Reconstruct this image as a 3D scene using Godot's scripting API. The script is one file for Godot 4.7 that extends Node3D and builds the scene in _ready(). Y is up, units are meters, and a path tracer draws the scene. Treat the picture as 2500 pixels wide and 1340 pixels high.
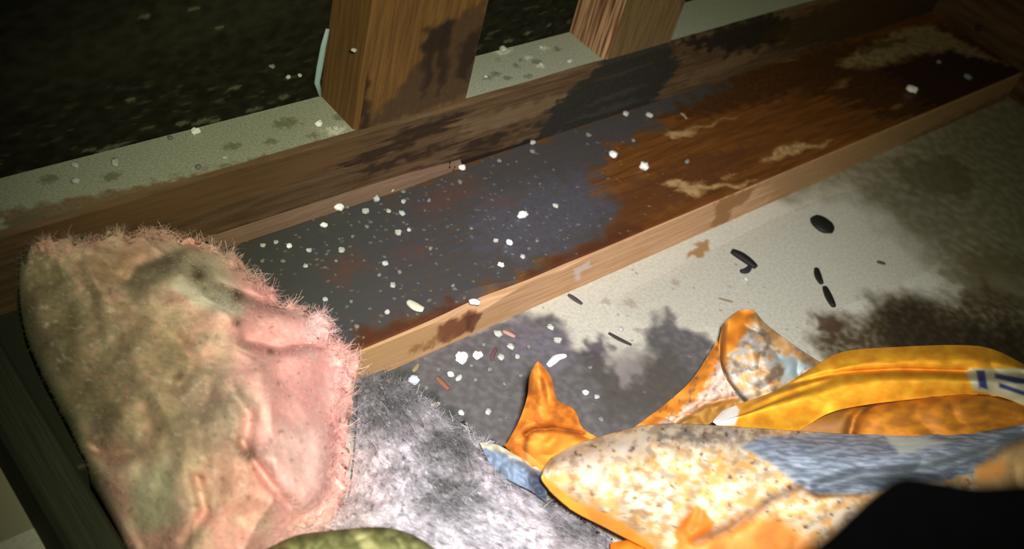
extends Node3D
# An attic eave seen by flashlight. Metres; x runs along the timber plates, y up, z towards the viewer. The drywall (back of the ceiling below) is y = 0.

const FOCAL := 2714.967                      # in pixels of the 2500 x 1340 frame
var VIEW := Basis(Vector3(0.75734705, 0.21654371, 0.61606353), Vector3(0.31193718, 0.70885172, -0.63263294), Vector3(-0.57369037, 0.67129581, 0.46929873))
var EYE := Vector3(-0.56646, 0.6, 0.382414)

const PLATE := 0.038                         # top of the lower plate
const BACK := -0.133                         # front face of the upper plate
const LEDGE := 0.105                         # top of the upper plate
const DECK := -0.182                         # the black sheathing

var rng := RandomNumberGenerator.new()
var soft := FastNoiseLite.new()
var fine := FastNoiseLite.new()
var soil := FastNoiseLite.new()                # metric: cycles per metre
var dust := FastNoiseLite.new()
var swell := FastNoiseLite.new()               # one smooth octave, for relief
var used := {}

# ---------------------------------------------------------------- measuring

func ray(px: float, py: float) -> Vector3:
	return VIEW * Vector3((px - 1250.0) / FOCAL, -(py - 670.0) / FOCAL, -1.0)

func at(px: float, py: float, h := 0.0) -> Vector3:          # the point of height h
	var d := ray(px, py)
	return EYE + d * ((h - EYE.y) / d.y)

func upon(px: float, py: float, z: float) -> Vector3:         # the point of an upright plane
	var d := ray(px, py)
	return EYE + d * ((z - EYE.z) / d.z)

func flat(pixels: Array, h: float) -> PackedVector2Array:     # pixel pairs -> (x, z)
	var out := PackedVector2Array()
	for i in range(0, pixels.size(), 2):
		var p := at(pixels[i], pixels[i + 1], h)
		out.append(Vector2(p.x, p.z))
	return out

func upright(pixels: Array, z: float) -> PackedVector2Array:  # pixel pairs -> (x, -y)
	var out := PackedVector2Array()
	for i in range(0, pixels.size(), 2):
		var p := upon(pixels[i], pixels[i + 1], z)
		out.append(Vector2(p.x, -p.y))
	return out

func points(pixels: Array) -> PackedVector2Array:
	var out := PackedVector2Array()
	for i in range(0, pixels.size(), 2):
		out.append(Vector2(pixels[i], pixels[i + 1]))
	return out

# ---------------------------------------------------------------- objects

func numbered(called: String) -> String:
	if not used.has(called):
		used[called] = 0
		return called
	used[called] += 1
	return "%s_%03d" % [called, used[called]]

func obj(called: String, mesh: Mesh, m: Material, parent: Node = null) -> MeshInstance3D:
	var o := MeshInstance3D.new()
	o.name = numbered(called) if parent == null else called
	o.mesh = mesh
	if m:
		o.material_override = m
	o.cast_shadow = GeometryInstance3D.SHADOW_CASTING_SETTING_ON
	(parent if parent else self).add_child(o, true)
	return o

func thing(called: String, label: String, category: String, where := Vector3.ZERO, group := "") -> Node3D:
	var o := Node3D.new()
	o.name = numbered(called)
	add_child(o, true)
	o.position = where
	tag(o, label, category, group)
	return o

func tag(o: Node, label: String, category: String, group := "") -> void:
	o.set_meta("label", label)
	o.set_meta("category", category)
	if group:
		o.set_meta("group", group)

func structure(o: Node, label: String, category: String) -> void:
	tag(o, label, category)
	o.set_meta("kind", "structure")

func matte(c: Color, rough := 0.85, spec := 0.35) -> StandardMaterial3D:
	var m := StandardMaterial3D.new()
	m.albedo_color = c
	m.roughness = rough
	m.metallic_specular = spec
	return m

func printed(t: Texture2D, rough := 0.8, spec := 0.35) -> StandardMaterial3D:
	var m := matte(Color.WHITE, rough, spec)
	m.albedo_texture = t
	m.texture_repeat = false
	return m

func tinted(rough := 0.9, spec := 0.3) -> StandardMaterial3D:
	var m := matte(Color.WHITE, rough, spec)
	m.vertex_color_use_as_albedo = true
	return m

func c8(r: float, g: float, b: float) -> Color:
	return Color(r / 255.0, g / 255.0, b / 255.0)

# ---------------------------------------------------------------- painted surfaces (grain, dirt, stains), laid out in metres

class Canvas:
	var w: int
	var h: int
	var org: Vector2
	var size: Vector2
	var px := PackedColorArray()
	var warp: FastNoiseLite

	func _init(wide: int, high: int, o: Vector2, s: Vector2, n: FastNoiseLite) -> void:
		w = wide; h = high; org = o; size = s; warp = n
		px.resize(w * h)

	func base(fn: Callable) -> void:
		for j in h:
			var y := org.y + size.y * (j + 0.5) / h
			for i in w:
				px[j * w + i] = fn.call(org.x + size.x * (i + 0.5) / w, y)

	# a stain with a soft, wandering rim; grain > 0 tears it along x
	func stain(poly: PackedVector2Array, c: Color, strength := 1.0, rim := 0.003, wander := 0.004, grain := 0.0, mottle := 0.0, freq := 60.0) -> void:
		var lo := poly[0]
		var hi := poly[0]
		for p in poly:
			lo = lo.min(p); hi = hi.max(p)
		var pad := rim + wander + 0.002
		var gx := pad + grain
		var i0 := clampi(int((lo.x - gx - org.x) / size.x * w), 0, w)
		var i1 := clampi(int((hi.x + gx - org.x) / size.x * w) + 1, 0, w)
		var j0 := clampi(int((lo.y - pad - org.y) / size.y * h), 0, h)
		var j1 := clampi(int((hi.y + pad - org.y) / size.y * h) + 1, 0, h)
		var n := poly.size()
		for j in range(j0, j1):
			var y := org.y + size.y * (j + 0.5) / h
			for i in range(i0, i1):
				var x := org.x + size.x * (i + 0.5) / w
				var q := Vector2(x, y)
				q.x += wander * 1.6 * warp.get_noise_2d(x * freq, y * freq)
				q.y += wander * 1.6 * warp.get_noise_2d(x * freq + 91.0, y * freq + 37.0)
				if grain > 0.0:
					q.x += grain * 1.1 * warp.get_noise_2d(x * 9.0 + 7.0, y * 210.0)
				var d := INF
				var inside := false
				var b := poly[n - 1]
				for a in poly:
					var e := b - a
					var v := q - a
					var t := clampf(v.dot(e) / maxf(e.length_squared(), 1e-12), 0.0, 1.0)
					d = minf(d, (v - e * t).length_squared())
					if (a.y > q.y) != (b.y > q.y) and q.x < (b.x - a.x) * (q.y - a.y) / (b.y - a.y) + a.x:
						inside = not inside
					b = a
				d = sqrt(d) * (-1.0 if inside else 1.0)
				var k := smoothstep(rim, -rim, d) * strength
				if k > 0.003:
					if mottle > 0.0:
						k *= clampf(1.0 - mottle * (0.5 + 1.4 * warp.get_noise_2d(x * freq * 3.0 + 11.0, y * freq * 3.0)), 0.0, 1.0)
					px[j * w + i] = px[j * w + i].lerp(c, k)

	func spot(p: Vector2, rx: float, ry: float, c: Color, strength := 1.0) -> void:
		var ring := PackedVector2Array()
		for k in 8:
			ring.append(p + Vector2(cos(k * TAU / 8) * rx, sin(k * TAU / 8) * ry))
		stain(ring, c, strength, minf(rx, ry) * 0.6, minf(rx, ry) * 0.6, 0.0, 0.0, 200.0)

	func texture() -> ImageTexture:
		var bytes := PackedByteArray()
		bytes.resize(w * h * 3)
		for k in w * h:
			var c := px[k]
			bytes[k * 3] = clampi(int(c.r * 255.0), 0, 255)
			bytes[k * 3 + 1] = clampi(int(c.g * 255.0), 0, 255)
			bytes[k * 3 + 2] = clampi(int(c.b * 255.0), 0, 255)
		return ImageTexture.create_from_image(Image.create_from_data(w, h, false, Image.FORMAT_RGB8, bytes))

# ---------------------------------------------------------------- timbers: a cross-section swept along one axis, one surface for each side

# profile(a) gives the section's corners at a, as (first, second) of the other two axes; mats[k] is for the side from corner k to corner k + 1
func timber(axis: int, a0: float, a1: float, n: int, profile: Callable, mats: Array, end_mat: Material) -> ArrayMesh:
	var mesh := ArrayMesh.new()
	var rings := []
	for i in n + 1:
		rings.append(profile.call(lerpf(a0, a1, float(i) / n)))
	var corners: int = rings[0].size()
	var mid := Vector2.ZERO
	for p in rings[0]:
		mid += p / corners
	for k in corners:
		var st := SurfaceTool.new()
		st.begin(Mesh.PRIMITIVE_TRIANGLES)
		for i in n:
			var q := []
			for c in [[i, k, 0.0, 0.0], [i + 1, k, 1.0, 0.0], [i + 1, (k + 1) % corners, 1.0, 1.0], [i, (k + 1) % corners, 0.0, 1.0]]:
				var s: Vector2 = rings[c[0]][c[1]]
				q.append([place(axis, lerpf(a0, a1, float(c[0]) / n), s), Vector2((i + c[2]) / n, c[3])])
			var out: Vector3 = place(axis, 0.0, (rings[i][k] + rings[i][(k + 1) % corners]) * 0.5 - mid)
			quad(st, q, out)
		st.index()
		st.generate_normals()
		st.set_material(mats[k])
		st.commit(mesh)
	var caps := SurfaceTool.new()
	caps.begin(Mesh.PRIMITIVE_TRIANGLES)
	for e in [[0, a0, -1.0], [n, a1, 1.0]]:
		for k in range(1, corners - 1):
			var tri := []
			for c in [0, k, k + 1]:
				tri.append([place(axis, e[1], rings[e[0]][c]), Vector2.ZERO])
			face(caps, tri, place(axis, e[2], Vector2.ZERO))
	caps.generate_normals()
	caps.set_material(end_mat)
	caps.commit(mesh)
	return mesh

func place(axis: int, a: float, s: Vector2) -> Vector3:
	return [Vector3(a, s.x, s.y), Vector3(s.x, a, s.y), Vector3(s.x, s.y, a)][axis]

func quad(st: SurfaceTool, q: Array, out: Vector3) -> void:
	face(st, [q[0], q[1], q[2]], out)
	face(st, [q[0], q[2], q[3]], out)

func face(st: SurfaceTool, t: Array, out: Vector3) -> void:
	var n: Vector3 = (t[0][0] - t[2][0]).cross(t[0][0] - t[1][0])
	var order := [0, 1, 2] if n.dot(out) >= 0.0 else [0, 2, 1]
	for k in order:
		st.set_uv(t[k][1])
		st.add_vertex(t[k][0])

func box(x0: float, x1: float, y0: float, y1: float, z0: float, z1: float) -> ArrayMesh:
	var m := SurfaceTool.new()
	m.begin(Mesh.PRIMITIVE_TRIANGLES)
	var b := BoxMesh.new()
	b.size = Vector3(x1 - x0, y1 - y0, z1 - z0)
	m.append_from(b, 0, Transform3D(Basis(), Vector3(x0 + x1, y0 + y1, z0 + z1) * 0.5))
	return m.commit()

# ---------------------------------------------------------------- sheets: soft things laid over the ground, from rows of measured control points (pixel, pixel, height)

func spline(row: Array, n: int, smooth: bool) -> PackedVector3Array:
	var pts := PackedVector3Array()
	for p in row:
		pts.append(Vector3(p[0], p[1], p[2] * 1000.0))
	var along := PackedFloat32Array([0.0])
	for i in range(1, pts.size()):
		along.append(along[i - 1] + Vector2(pts[i].x - pts[i - 1].x, pts[i].y - pts[i - 1].y).length() + 0.01)
	var out := PackedVector3Array()
	var k := 0
	for i in n + 1:
		var s := along[-1] * i / n
		while k < pts.size() - 2 and along[k + 1] < s:
			k += 1
		var t := clampf((s - along[k]) / (along[k + 1] - along[k]), 0.0, 1.0)
		if smooth:
			out.append(pts[k].cubic_interpolate(pts[k + 1], pts[maxi(k - 1, 0)], pts[mini(k + 2, pts.size() - 1)], t))
		else:
			out.append(pts[k].lerp(pts[k + 1], t))
	return out

func between(rows: Array, nu: int, nv: int, smooth: bool) -> Array:
	var lines := []
	for r in rows:
		lines.append(spline(r, nu, smooth))
	var out := []
	var last := lines.size() - 1
	for j in nv + 1:
		var f := float(j) / nv * last
		var k := mini(int(f), last - 1)
		var t := f - k
		var line := PackedVector3Array()
		for i in nu + 1:
			line.append(lines[k][i].cubic_interpolate(lines[k + 1][i], lines[maxi(k - 1, 0)][i], lines[mini(k + 2, last)][i], t))
		out.append(line)
	return out

# color(px, py, u, v) in sRGB, raise(px, py, u, v) in metres; floor_to(world) gives the height of the underside
func sheet(rows: Array, nu: int, nv: int, color: Callable, raise: Callable, floor_to: Callable, smooth := true, ragged := 0.0) -> Dictionary:
	var grid := between(rows, nu, nv, smooth)
	var top := PackedVector3Array()
	var low := PackedVector3Array()
	var cols := PackedColorArray()
	for j in nv + 1:
		for i in nu + 1:
			var g: Vector3 = grid[j][i]
			var u := float(i) / nu
			var v := float(j) / nv
			var torn := ragged * (1.0 - smoothstep(0.0, 0.12, minf(1.0 - u, v)))
			g.x += torn * (swell.get_noise_2d(g.x * 2.4, g.y * 2.4) + 0.6 * swell.get_noise_2d(g.x * 7.0 + 50.0, g.y * 7.0))
			g.y += torn * (swell.get_noise_2d(g.x * 2.4 + 80.0, g.y * 2.4) + 0.6 * swell.get_noise_2d(g.x * 7.0 + 150.0, g.y * 7.0))
			var p := at(g.x, g.y, g.z / 1000.0 + raise.call(g.x, g.y, u, v))
			top.append(p)
			low.append(Vector3(p.x, minf(floor_to.call(p), p.y - 0.0004), p.z))
			cols.append((color.call(g.x, g.y, u, v) as Color).srgb_to_linear())
	var st := SurfaceTool.new()
	st.begin(Mesh.PRIMITIVE_TRIANGLES)
	var count := top.size()
	for k in count:
		st.set_color(cols[k]); st.add_vertex(top[k])
	for k in count:
		st.set_color(cols[k]); st.add_vertex(low[k])
	for j in nv:
		for i in nu:
			var a := j * (nu + 1) + i
			var b := a + 1
			var c := a + nu + 2
			var d := a + nu + 1
			for k in [a, b, c, a, c, d]:
				st.add_index(k)
			for k in [a, c, b, a, d, c]:
				st.add_index(k + count)
	var rim := []
	for i in nu: rim.append([i + 1, i])
	for j in nv: rim.append([j * (nu + 1), (j + 1) * (nu + 1)])
	for i in nu: rim.append([nv * (nu + 1) + i, nv * (nu + 1) + i + 1])
	for j in nv: rim.append([(j + 1) * (nu + 1) + nu, j * (nu + 1) + nu])
	for e in rim:
		for k in [e[0], e[1], e[1] + count, e[0], e[1] + count, e[0] + count]:
			st.add_index(k)
	st.generate_normals()
	return {"mesh": st.commit(), "top": top, "cols": cols, "nu": nu, "nv": nv}

func below(thick: float) -> Callable:
	return func(p: Vector3) -> float: return p.y - thick

func ground(p: Vector3) -> float:
	return PLATE + 0.0012 if p.z < 0.006 else 0.0005

func sd(x: float, y: float, poly: PackedVector2Array) -> float:
	var q := Vector2(x, y)
	var d := INF
	var b := poly[poly.size() - 1]
	var inside := false
	for a in poly:
		var e := b - a
		var v := q - a
		d = minf(d, (v - e * clampf(v.dot(e) / e.length_squared(), 0.0, 1.0)).length_squared())
		if (a.y > q.y) != (b.y > q.y) and q.x < (b.x - a.x) * (q.y - a.y) / (b.y - a.y) + a.x:
			inside = not inside
		b = a
	return -sqrt(d) if inside else sqrt(d)

func region(x: float, y: float, poly: PackedVector2Array, rim: float) -> float:
	return smoothstep(rim, -rim, sd(x, y, poly))

func fold(x: float, y: float, line: PackedVector2Array, wide: float) -> float:   # 1 on the line, 0 beyond it
	var q := Vector2(x, y)
	var d := INF
	for i in line.size() - 1:
		d = minf(d, q.distance_to(Geometry2D.get_closest_point_to_segment(q, line[i], line[i + 1])))
	return exp(-d * d / (wide * wide))

# ---------------------------------------------------------------- fibres

func strand(bend: float) -> ArrayMesh:
	var st := SurfaceTool.new()
	st.begin(Mesh.PRIMITIVE_TRIANGLES)
	var n := 4
	for i in n:
		for c in [[i, -1], [i + 1, -1], [i + 1, 1], [i, -1], [i + 1, 1], [i, 1]]:
			var t: float = float(c[0]) / n
			st.add_vertex(Vector3(bend * sin(t * PI) + c[1] * 0.5 * 0.013 * (1.0 - 0.6 * t), bend * 0.5 * t * t, t - 0.5))
	st.generate_normals()
	return st.commit()

func fibres(s: Dictionary, count: int, parent: Node, m: Material, length: Vector2, lift: float, keep: Callable, pale: float) -> void:
	var mm := MultiMesh.new()
	mm.transform_format = MultiMesh.TRANSFORM_3D
	mm.use_colors = true
	mm.mesh = strand(0.18)
	var top: PackedVector3Array = s.top
	var nu: int = s.nu
	var nv: int = s.nv
	var made := []
	while made.size() < count:
		var i := rng.randi_range(0, nu - 1)
		var j := rng.randi_range(0, nv - 1)
		var k := j * (nu + 1) + i
		if not keep.call(float(i) / nu, float(j) / nv):
			continue
		var e1 := top[k + 1] - top[k]
		var e2 := top[k + nu + 1] - top[k]
		var n := e2.cross(e1).normalized()
		if n.y < 0.0: n = -n
		var p := top[k] + e1 * rng.randf() + e2 * rng.randf()
		var dir := (Vector3(rng.randfn(), rng.randfn() * 0.5, rng.randfn()).slide(n).normalized() + n * rng.randf_range(-0.1, 0.08)).normalized()
		var side := dir.cross(n).normalized().rotated(dir, rng.randf() * PI)
		var l := rng.randf_range(length.x, length.y)
		var b := Basis(side * l * rng.randf_range(0.6, 1.3), dir.cross(side) * l, dir * l)
		var c: Color = s.cols[k]
		made.append([Transform3D(b, p + n * rng.randf() * lift), c.lerp(Color(0.8, 0.72, 0.7), pale * rng.randf())])
	mm.instance_count = made.size()
	for k in made.size():
		mm.set_instance_transform(k, made[k][0])
		mm.set_instance_color(k, made[k][1])
	var o := MultiMeshInstance3D.new()
	o.name = "loose_fibres"
	o.multimesh = mm
	o.material_override = m
	o.set_meta("kind", "stuff")
	parent.add_child(o, true)
	o.position = -parent.position

# ---------------------------------------------------------------- small litter

func lump(seed_at: float, rough: float, stretch := Vector3.ONE) -> ArrayMesh:       # a knobbly pebble, its base at y = 0
	var ball := SphereMesh.new()
	ball.radius = 1.0
	ball.height = 2.0
	ball.radial_segments = 16
	ball.rings = 9
	var a := ball.get_mesh_arrays()
	var v: PackedVector3Array = a[Mesh.ARRAY_VERTEX]
	var st := SurfaceTool.new()
	st.begin(Mesh.PRIMITIVE_TRIANGLES)
	var lowest := INF
	for k in v.size():
		var r := 1.0 + rough * soft.get_noise_3d(v[k].x * 90.0 + seed_at, v[k].y * 90.0, v[k].z * 90.0)
		v[k] = v[k] * r * stretch
		lowest = minf(lowest, v[k].y)
	for k in v:
		st.add_vertex(k - Vector3(0, lowest, 0))
	for k in a[Mesh.ARRAY_INDEX]:
		st.add_index(k)
	st.generate_normals()
	return st.commit()

func rod(line: Array, r: float, flatness := 0.6) -> ArrayMesh:                # a splinter along world points, tapering to both ends
	var st := SurfaceTool.new()
	st.begin(Mesh.PRIMITIVE_TRIANGLES)
	var n := line.size()
	var ring := 7
	var pts := PackedVector3Array()
	for i in n:
		var d: Vector3 = (line[mini(i + 1, n - 1)] - line[maxi(i - 1, 0)]).normalized()
		var s := d.cross(Vector3.UP if absf(d.y) < 0.7 else Vector3.BACK).normalized()
		var up := s.cross(d)
		var w := r * (0.35 + 0.65 * sin(PI * (0.12 + 0.76 * i / (n - 1.0))))
		for k in ring:
			var g := TAU * k / ring
			pts.append(line[i] + s * cos(g) * w + up * sin(g) * w * flatness)
	for p in pts:
		st.add_vertex(p)
	for i in n - 1:
		for k in ring:
			var a := i * ring + k
			var b := i * ring + (k + 1) % ring
			for q in [a, b, b + ring, a, b + ring, a + ring]:
				st.add_index(q)
	for k in range(1, ring - 1):
		for q in [0, k + 1, k]: st.add_index(q)
		for q in [(n - 1) * ring, (n - 1) * ring + k, (n - 1) * ring + k + 1]: st.add_index(q)
	st.generate_normals()
	return st.commit()

var pebbles := []
func crumb(called: String, px: float, py: float, r: float, m: Material, base: float, label: String, group := "", wall_z := NAN) -> void:
	var p := at(px, py, base) if is_nan(wall_z) else upon(px, py, wall_z)
	var size := r * (p - EYE).length() / FOCAL
	var o := obj(called, pebbles[rng.randi() % pebbles.size()], m)
	o.position = p if is_nan(wall_z) else p + Vector3(0, -size * 0.5, 0)
	o.rotation.y = rng.randf() * TAU
	o.scale = Vector3(size * rng.randf_range(0.9, 1.3), size * rng.randf_range(0.6, 0.9), size * rng.randf_range(0.8, 1.1))
	tag(o, label, "crumb", group)

func splinter(called: String, pixels: Array, base: float, r: float, m: Material, label: String, category: String) -> MeshInstance3D:
	var line := []
	var pts := PackedVector3Array()
	for i in range(0, pixels.size(), 2):
		pts.append(at(pixels[i], pixels[i + 1], base + r * 0.6))
	var n := pts.size()
	for k in 9:
		var f := k / 8.0 * (n - 1)
		var i := mini(int(f), n - 2)
		line.append(pts[i].cubic_interpolate(pts[i + 1], pts[maxi(i - 1, 0)], pts[mini(i + 2, n - 1)], f - i))
	var o := obj(called, rod(line, r), m)
	tag(o, label, category)
	return o

# ================================================================ the scene

func _ready() -> void:
	rng.seed = 7
	for n in [soft, fine, soil, dust, swell]:
		n.seed = 11
		n.frequency = 0.01
	soil.noise_type = FastNoiseLite.TYPE_SIMPLEX_SMOOTH
	soil.fractal_octaves = 3
	soil.frequency = 1.0
	soil.fractal_gain = 0.36
	dust.noise_type = FastNoiseLite.TYPE_SIMPLEX
	dust.fractal_octaves = 3
	dust.frequency = 1.0
	swell.noise_type = FastNoiseLite.TYPE_SIMPLEX_SMOOTH
	swell.fractal_octaves = 2
	swell.fractal_gain = 0.35
	soft.noise_type = FastNoiseLite.TYPE_SIMPLEX_SMOOTH
	soft.fractal_octaves = 3
	fine.noise_type = FastNoiseLite.TYPE_SIMPLEX
	fine.fractal_octaves = 4
	fine.frequency = 0.03
	lights()
	setting()
	timbers()
	floor_litter()
	insulation()
	bags()
	foreground()
	crumbs()

func lights() -> void:
	var cam := Camera3D.new()
	cam.name = "camera"
	cam.transform = Transform3D(VIEW, EYE)
	cam.fov = rad_to_deg(2.0 * atan(670.0 / FOCAL))
	cam.near = 0.02
	cam.far = 20.0
	var eye := CameraAttributesPhysical.new()
	eye.frustum_focus_distance = 0.8
	eye.frustum_focal_length = 48.6
	eye.exposure_aperture = 8.0
	cam.attributes = eye
	add_child(cam)
	cam.current = true
	var env := Environment.new()
	env.background_mode = Environment.BG_COLOR
	env.background_color = Color.BLACK
	env.tonemap_mode = Environment.TONE_MAPPER_LINEAR
	env.tonemap_exposure = 1.0
	env.sdfgi_enabled = true
	env.ssao_enabled = true
	env.ssil_enabled = true
	var we := WorldEnvironment.new()
	we.name = "dark_attic"
	we.environment = env
	add_child(we)
	# the flashlight held beside the camera: a cold hot spot in a wider, greener spill
	var hand := EYE + VIEW * Vector3(0.03, 0.03, 0.0)
	torch("flashlight_core", hand, at(1520, 1010, 0.03), 23.0, 1.04, Color(0.95, 0.94, 1.0))
	torch("flashlight_spill", hand, at(1390, 710, 0.03), 35.0, 0.6, Color(0.98, 1.0, 0.84))

func torch(called: String, from: Vector3, to: Vector3, angle: float, energy: float, c: Color) -> void:
	var l := SpotLight3D.new()
	l.name = called
	add_child(l)
	l.look_at_from_position(from, to, Vector3.UP)
	l.spot_angle = angle
	l.spot_angle_attenuation = 1.0
	l.spot_attenuation = 2.0
	l.spot_range = 6.0
	l.light_energy = energy
	l.light_color = c
	l.light_size = 0.02
	l.shadow_enabled = true

func setting() -> void:
	# the drywall: the back of the ceiling board below
	var cv := Canvas.new(1536, 512, Vector2(-0.5, 0.0), Vector2(1.5, 0.5), soil)
	cv.base(func(x: float, y: float) -> Color:
		var c := c8(196, 192, 182)
		c = c.lerp(c8(168, 160, 132), clampf(0.35 + 0.9 * soil.get_noise_2d(x * 260.0, y * 260.0), 0.0, 1.0) * 0.5)
		return c * (1.0 + 0.05 * dust.get_noise_2d(x * 1400.0, y * 1400.0)))
	# greener, browner paper to the right, with light falloff painted into it
	cv.stain(flat([1850, 470, 2250, 300, 2620, 100, 2650, 700, 2340, 690, 2200, 560, 2080, 460, 1960, 470], 0.0), c8(104, 96, 70), 0.85, 0.03, 0.012, 0.0, 0.2, 24.0)
	cv.stain(flat([2180, 400, 2320, 380, 2390, 430, 2360, 480, 2230, 470], 0.0), c8(84, 72, 48), 0.5, 0.008, 0.008)
	# wet, dirty paper by the insulation
	cv.stain(flat([860, 900, 1130, 810, 1240, 770, 1330, 760, 1410, 850, 1470, 870, 1490, 905, 1540, 905, 1590, 860, 1580, 800, 1620, 755, 1660, 800, 1730, 830, 1760, 900, 1700, 1040, 1400, 1150, 1000, 1200, 850, 1050], 0.0), c8(84, 80, 82), 0.97, 0.006, 0.006, 0.0, 0.12, 38.0)
	cv.stain(flat([1250, 790, 1370, 800, 1400, 870, 1330, 900, 1230, 860], 0.0), c8(118, 108, 128), 0.5, 0.012, 0.01, 0.0, 0.5, 60.0)
	cv.stain(flat([1440, 880, 1620, 850, 1720, 930, 1640, 1010, 1480, 1030], 0.0), c8(74, 68, 62), 0.7, 0.014, 0.008)
	cv.stain(flat([1425, 830, 1480, 820, 1490, 870, 1440, 880], 0.0), c8(70, 64, 70), 0.8, 0.005, 0.005)
	cv.stain(flat([1490, 870, 1560, 840, 1580, 880, 1540, 950, 1510, 930], 0.0), c8(160, 150, 150), 0.55, 0.006, 0.006)
	cv.stain(flat([870, 900, 960, 890, 1060, 960, 1130, 1040, 1000, 1060, 870, 980], 0.0), c8(50, 54, 50), 0.8, 0.01, 0.008, 0.0, 0.3)
	# brown mould at the right
	cv.stain(flat([1995, 800, 2020, 770, 2080, 790, 2130, 740, 2200, 720, 2300, 735, 2400, 690, 2520, 740, 2540, 960, 2300, 900, 2060, 880, 1985, 850], 0.0), c8(66, 54, 34), 0.95, 0.014, 0.009, 0.0, 0.25, 36.0)
	cv.stain(flat([2130, 735, 2260, 730, 2330, 790, 2520, 800, 2520, 960, 2180, 880, 2140, 810], 0.0), c8(40, 31, 18), 0.85, 0.016, 0.008, 0.0, 0.2, 34.0)
	cv.stain(flat([1990, 775, 2030, 770, 2060, 795, 2040, 815, 2000, 805], 0.0), c8(70, 52, 38), 0.85, 0.004, 0.004)
	cv.stain(flat([2300, 660, 2400, 600, 2520, 640, 2520, 760, 2380, 740], 0.0), c8(96, 84, 58), 0.6, 0.015, 0.012)
	# the small tan stain at the board, rust points
	cv.stain(flat([1676, 630, 1700, 600, 1690, 595, 1735, 588, 1725, 620, 1705, 626], 0.0), c8(150, 112, 70), 0.9, 0.002, 0.003)
	for s in [[1556, 806, 10], [1780, 700, 6], [1650, 690, 12], [1540, 740, 15], [1480, 735, 12]]:
		var p := at(s[0], s[1])
		cv.spot(Vector2(p.x, p.z), s[2] * 0.00033, s[2] * 0.0003, c8(150, 132, 122), 0.55)
	for k in 160:                                               # fine dirt ground into the paper
		var q := Vector2(rng.randf_range(-0.35, 0.15), rng.randf_range(0.0, 0.2))
		cv.spot(q, 0.001, 0.001, c8(60, 56, 52) if k % 3 else c8(150, 140, 140), 0.4)
	var detail := printed(cv.texture(), 0.7)
	var plain := matte(c8(150, 142, 118))
	var mesh := ArrayMesh.new()
	for part in [[-0.5, 1.0, 0.0, 0.5, detail], [-2.0, -0.5, -0.2, 2.0, plain], [1.0, 2.0, -0.2, 2.0, plain], [-0.5, 1.0, 0.5, 2.0, plain], [-0.5, 1.0, -0.2, 0.0, plain]]:
		var st := SurfaceTool.new()
		st.begin(Mesh.PRIMITIVE_TRIANGLES)
		quad(st, [[Vector3(part[0], 0, part[2]), Vector2(0, 0)], [Vector3(part[1], 0, part[2]), Vector2(1, 0)], [Vector3(part[1], 0, part[3]), Vector2(1, 1)], [Vector3(part[0], 0, part[3]), Vector2(0, 1)]], Vector3.UP)
		st.generate_normals()
		st.set_material(part[4])
		st.commit(mesh)
	var under := SurfaceTool.new()
	under.begin(Mesh.PRIMITIVE_TRIANGLES)
	under.append_from(box(-2.0, 2.0, -0.013, -0.0002, -0.2, 2.0), 0, Transform3D())
	under.set_material(plain)
	under.commit(mesh)
	structure(obj("floor", mesh, null), "cream drywall with dark water stains in front of the board", "drywall")

	# the black sheathing behind the rafters
	var felt := Canvas.new(1024, 256, Vector2(-0.6, -0.42), Vector2(1.4, 0.34), soil)
	felt.base(func(x: float, y: float) -> Color:
		var k := 0.5 + 0.5 * dust.get_noise_2d(x * 50.0, y * 90.0)
		var c := c8(40, 39, 28).lerp(c8(20, 20, 15), k)
		return c.lerp(c8(86, 84, 64), clampf(2.4 * soil.get_noise_2d(x * 45.0 + 50.0, y * 160.0) - 0.9, 0.0, 0.7) * smoothstep(-0.19, -0.115, y)))
	felt.stain(upright([0, 150, 340, 60, 700, -40, 760, 10, 400, 120, 0, 230], DECK), c8(60, 57, 40), 0.35, 0.02, 0.01, 0.02)
	for q in [[287, 354, 36, 4], [217, 366, 14, 4], [246, 369, 12, 4], [490, 297, 22, 6], [523, 296, 12, 6], [444, 301, 14, 5], [319, 243, 10, 5], [694, 236, 12, 5], [574, 213, 14, 4], [352, 40, 12, 4], [472, 20, 12, 4], [537, 67, 9, 4], [150, 420, 22, 8], [60, 430, 20, 8], [620, 268, 20, 5], [1290, 80, 14, 4], [1240, 100, 18, 4], [1340, 62, 9, 4]]:
		var p := upon(q[0], q[1], DECK)
		felt.spot(Vector2(p.x, -p.y), q[2] * 0.00036, q[3] * 0.00042, c8(104, 102, 84), 0.75)
	var felt_mesh := timber(0, -2.0, 2.0, 1, func(_x: float) -> Array: return [Vector2(-0.013, DECK - 0.02), Vector2(1.5, DECK - 0.02), Vector2(1.5, DECK - 0.002), Vector2(-0.013, DECK - 0.002)], [matte(c8(30, 29, 20)), matte(c8(30, 29, 20)), matte(c8(30, 29, 20)), matte(c8(30, 29, 20))], matte(c8(30, 29, 20)))
	structure(obj("wall_back", felt_mesh, null), "black roofing felt sheathing behind the rafters", "wall")
	var st2 := SurfaceTool.new()
	st2.begin(Mesh.PRIMITIVE_TRIANGLES)
	quad(st2, [[Vector3(-0.6, 0.42, DECK), Vector2(0, 0)], [Vector3(0.8, 0.42, DECK), Vector2(1, 0)], [Vector3(0.8, 0.08, DECK), Vector2(1, 1)], [Vector3(-0.6, 0.08, DECK), Vector2(0, 1)]], Vector3(0, 0, 1))
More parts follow.
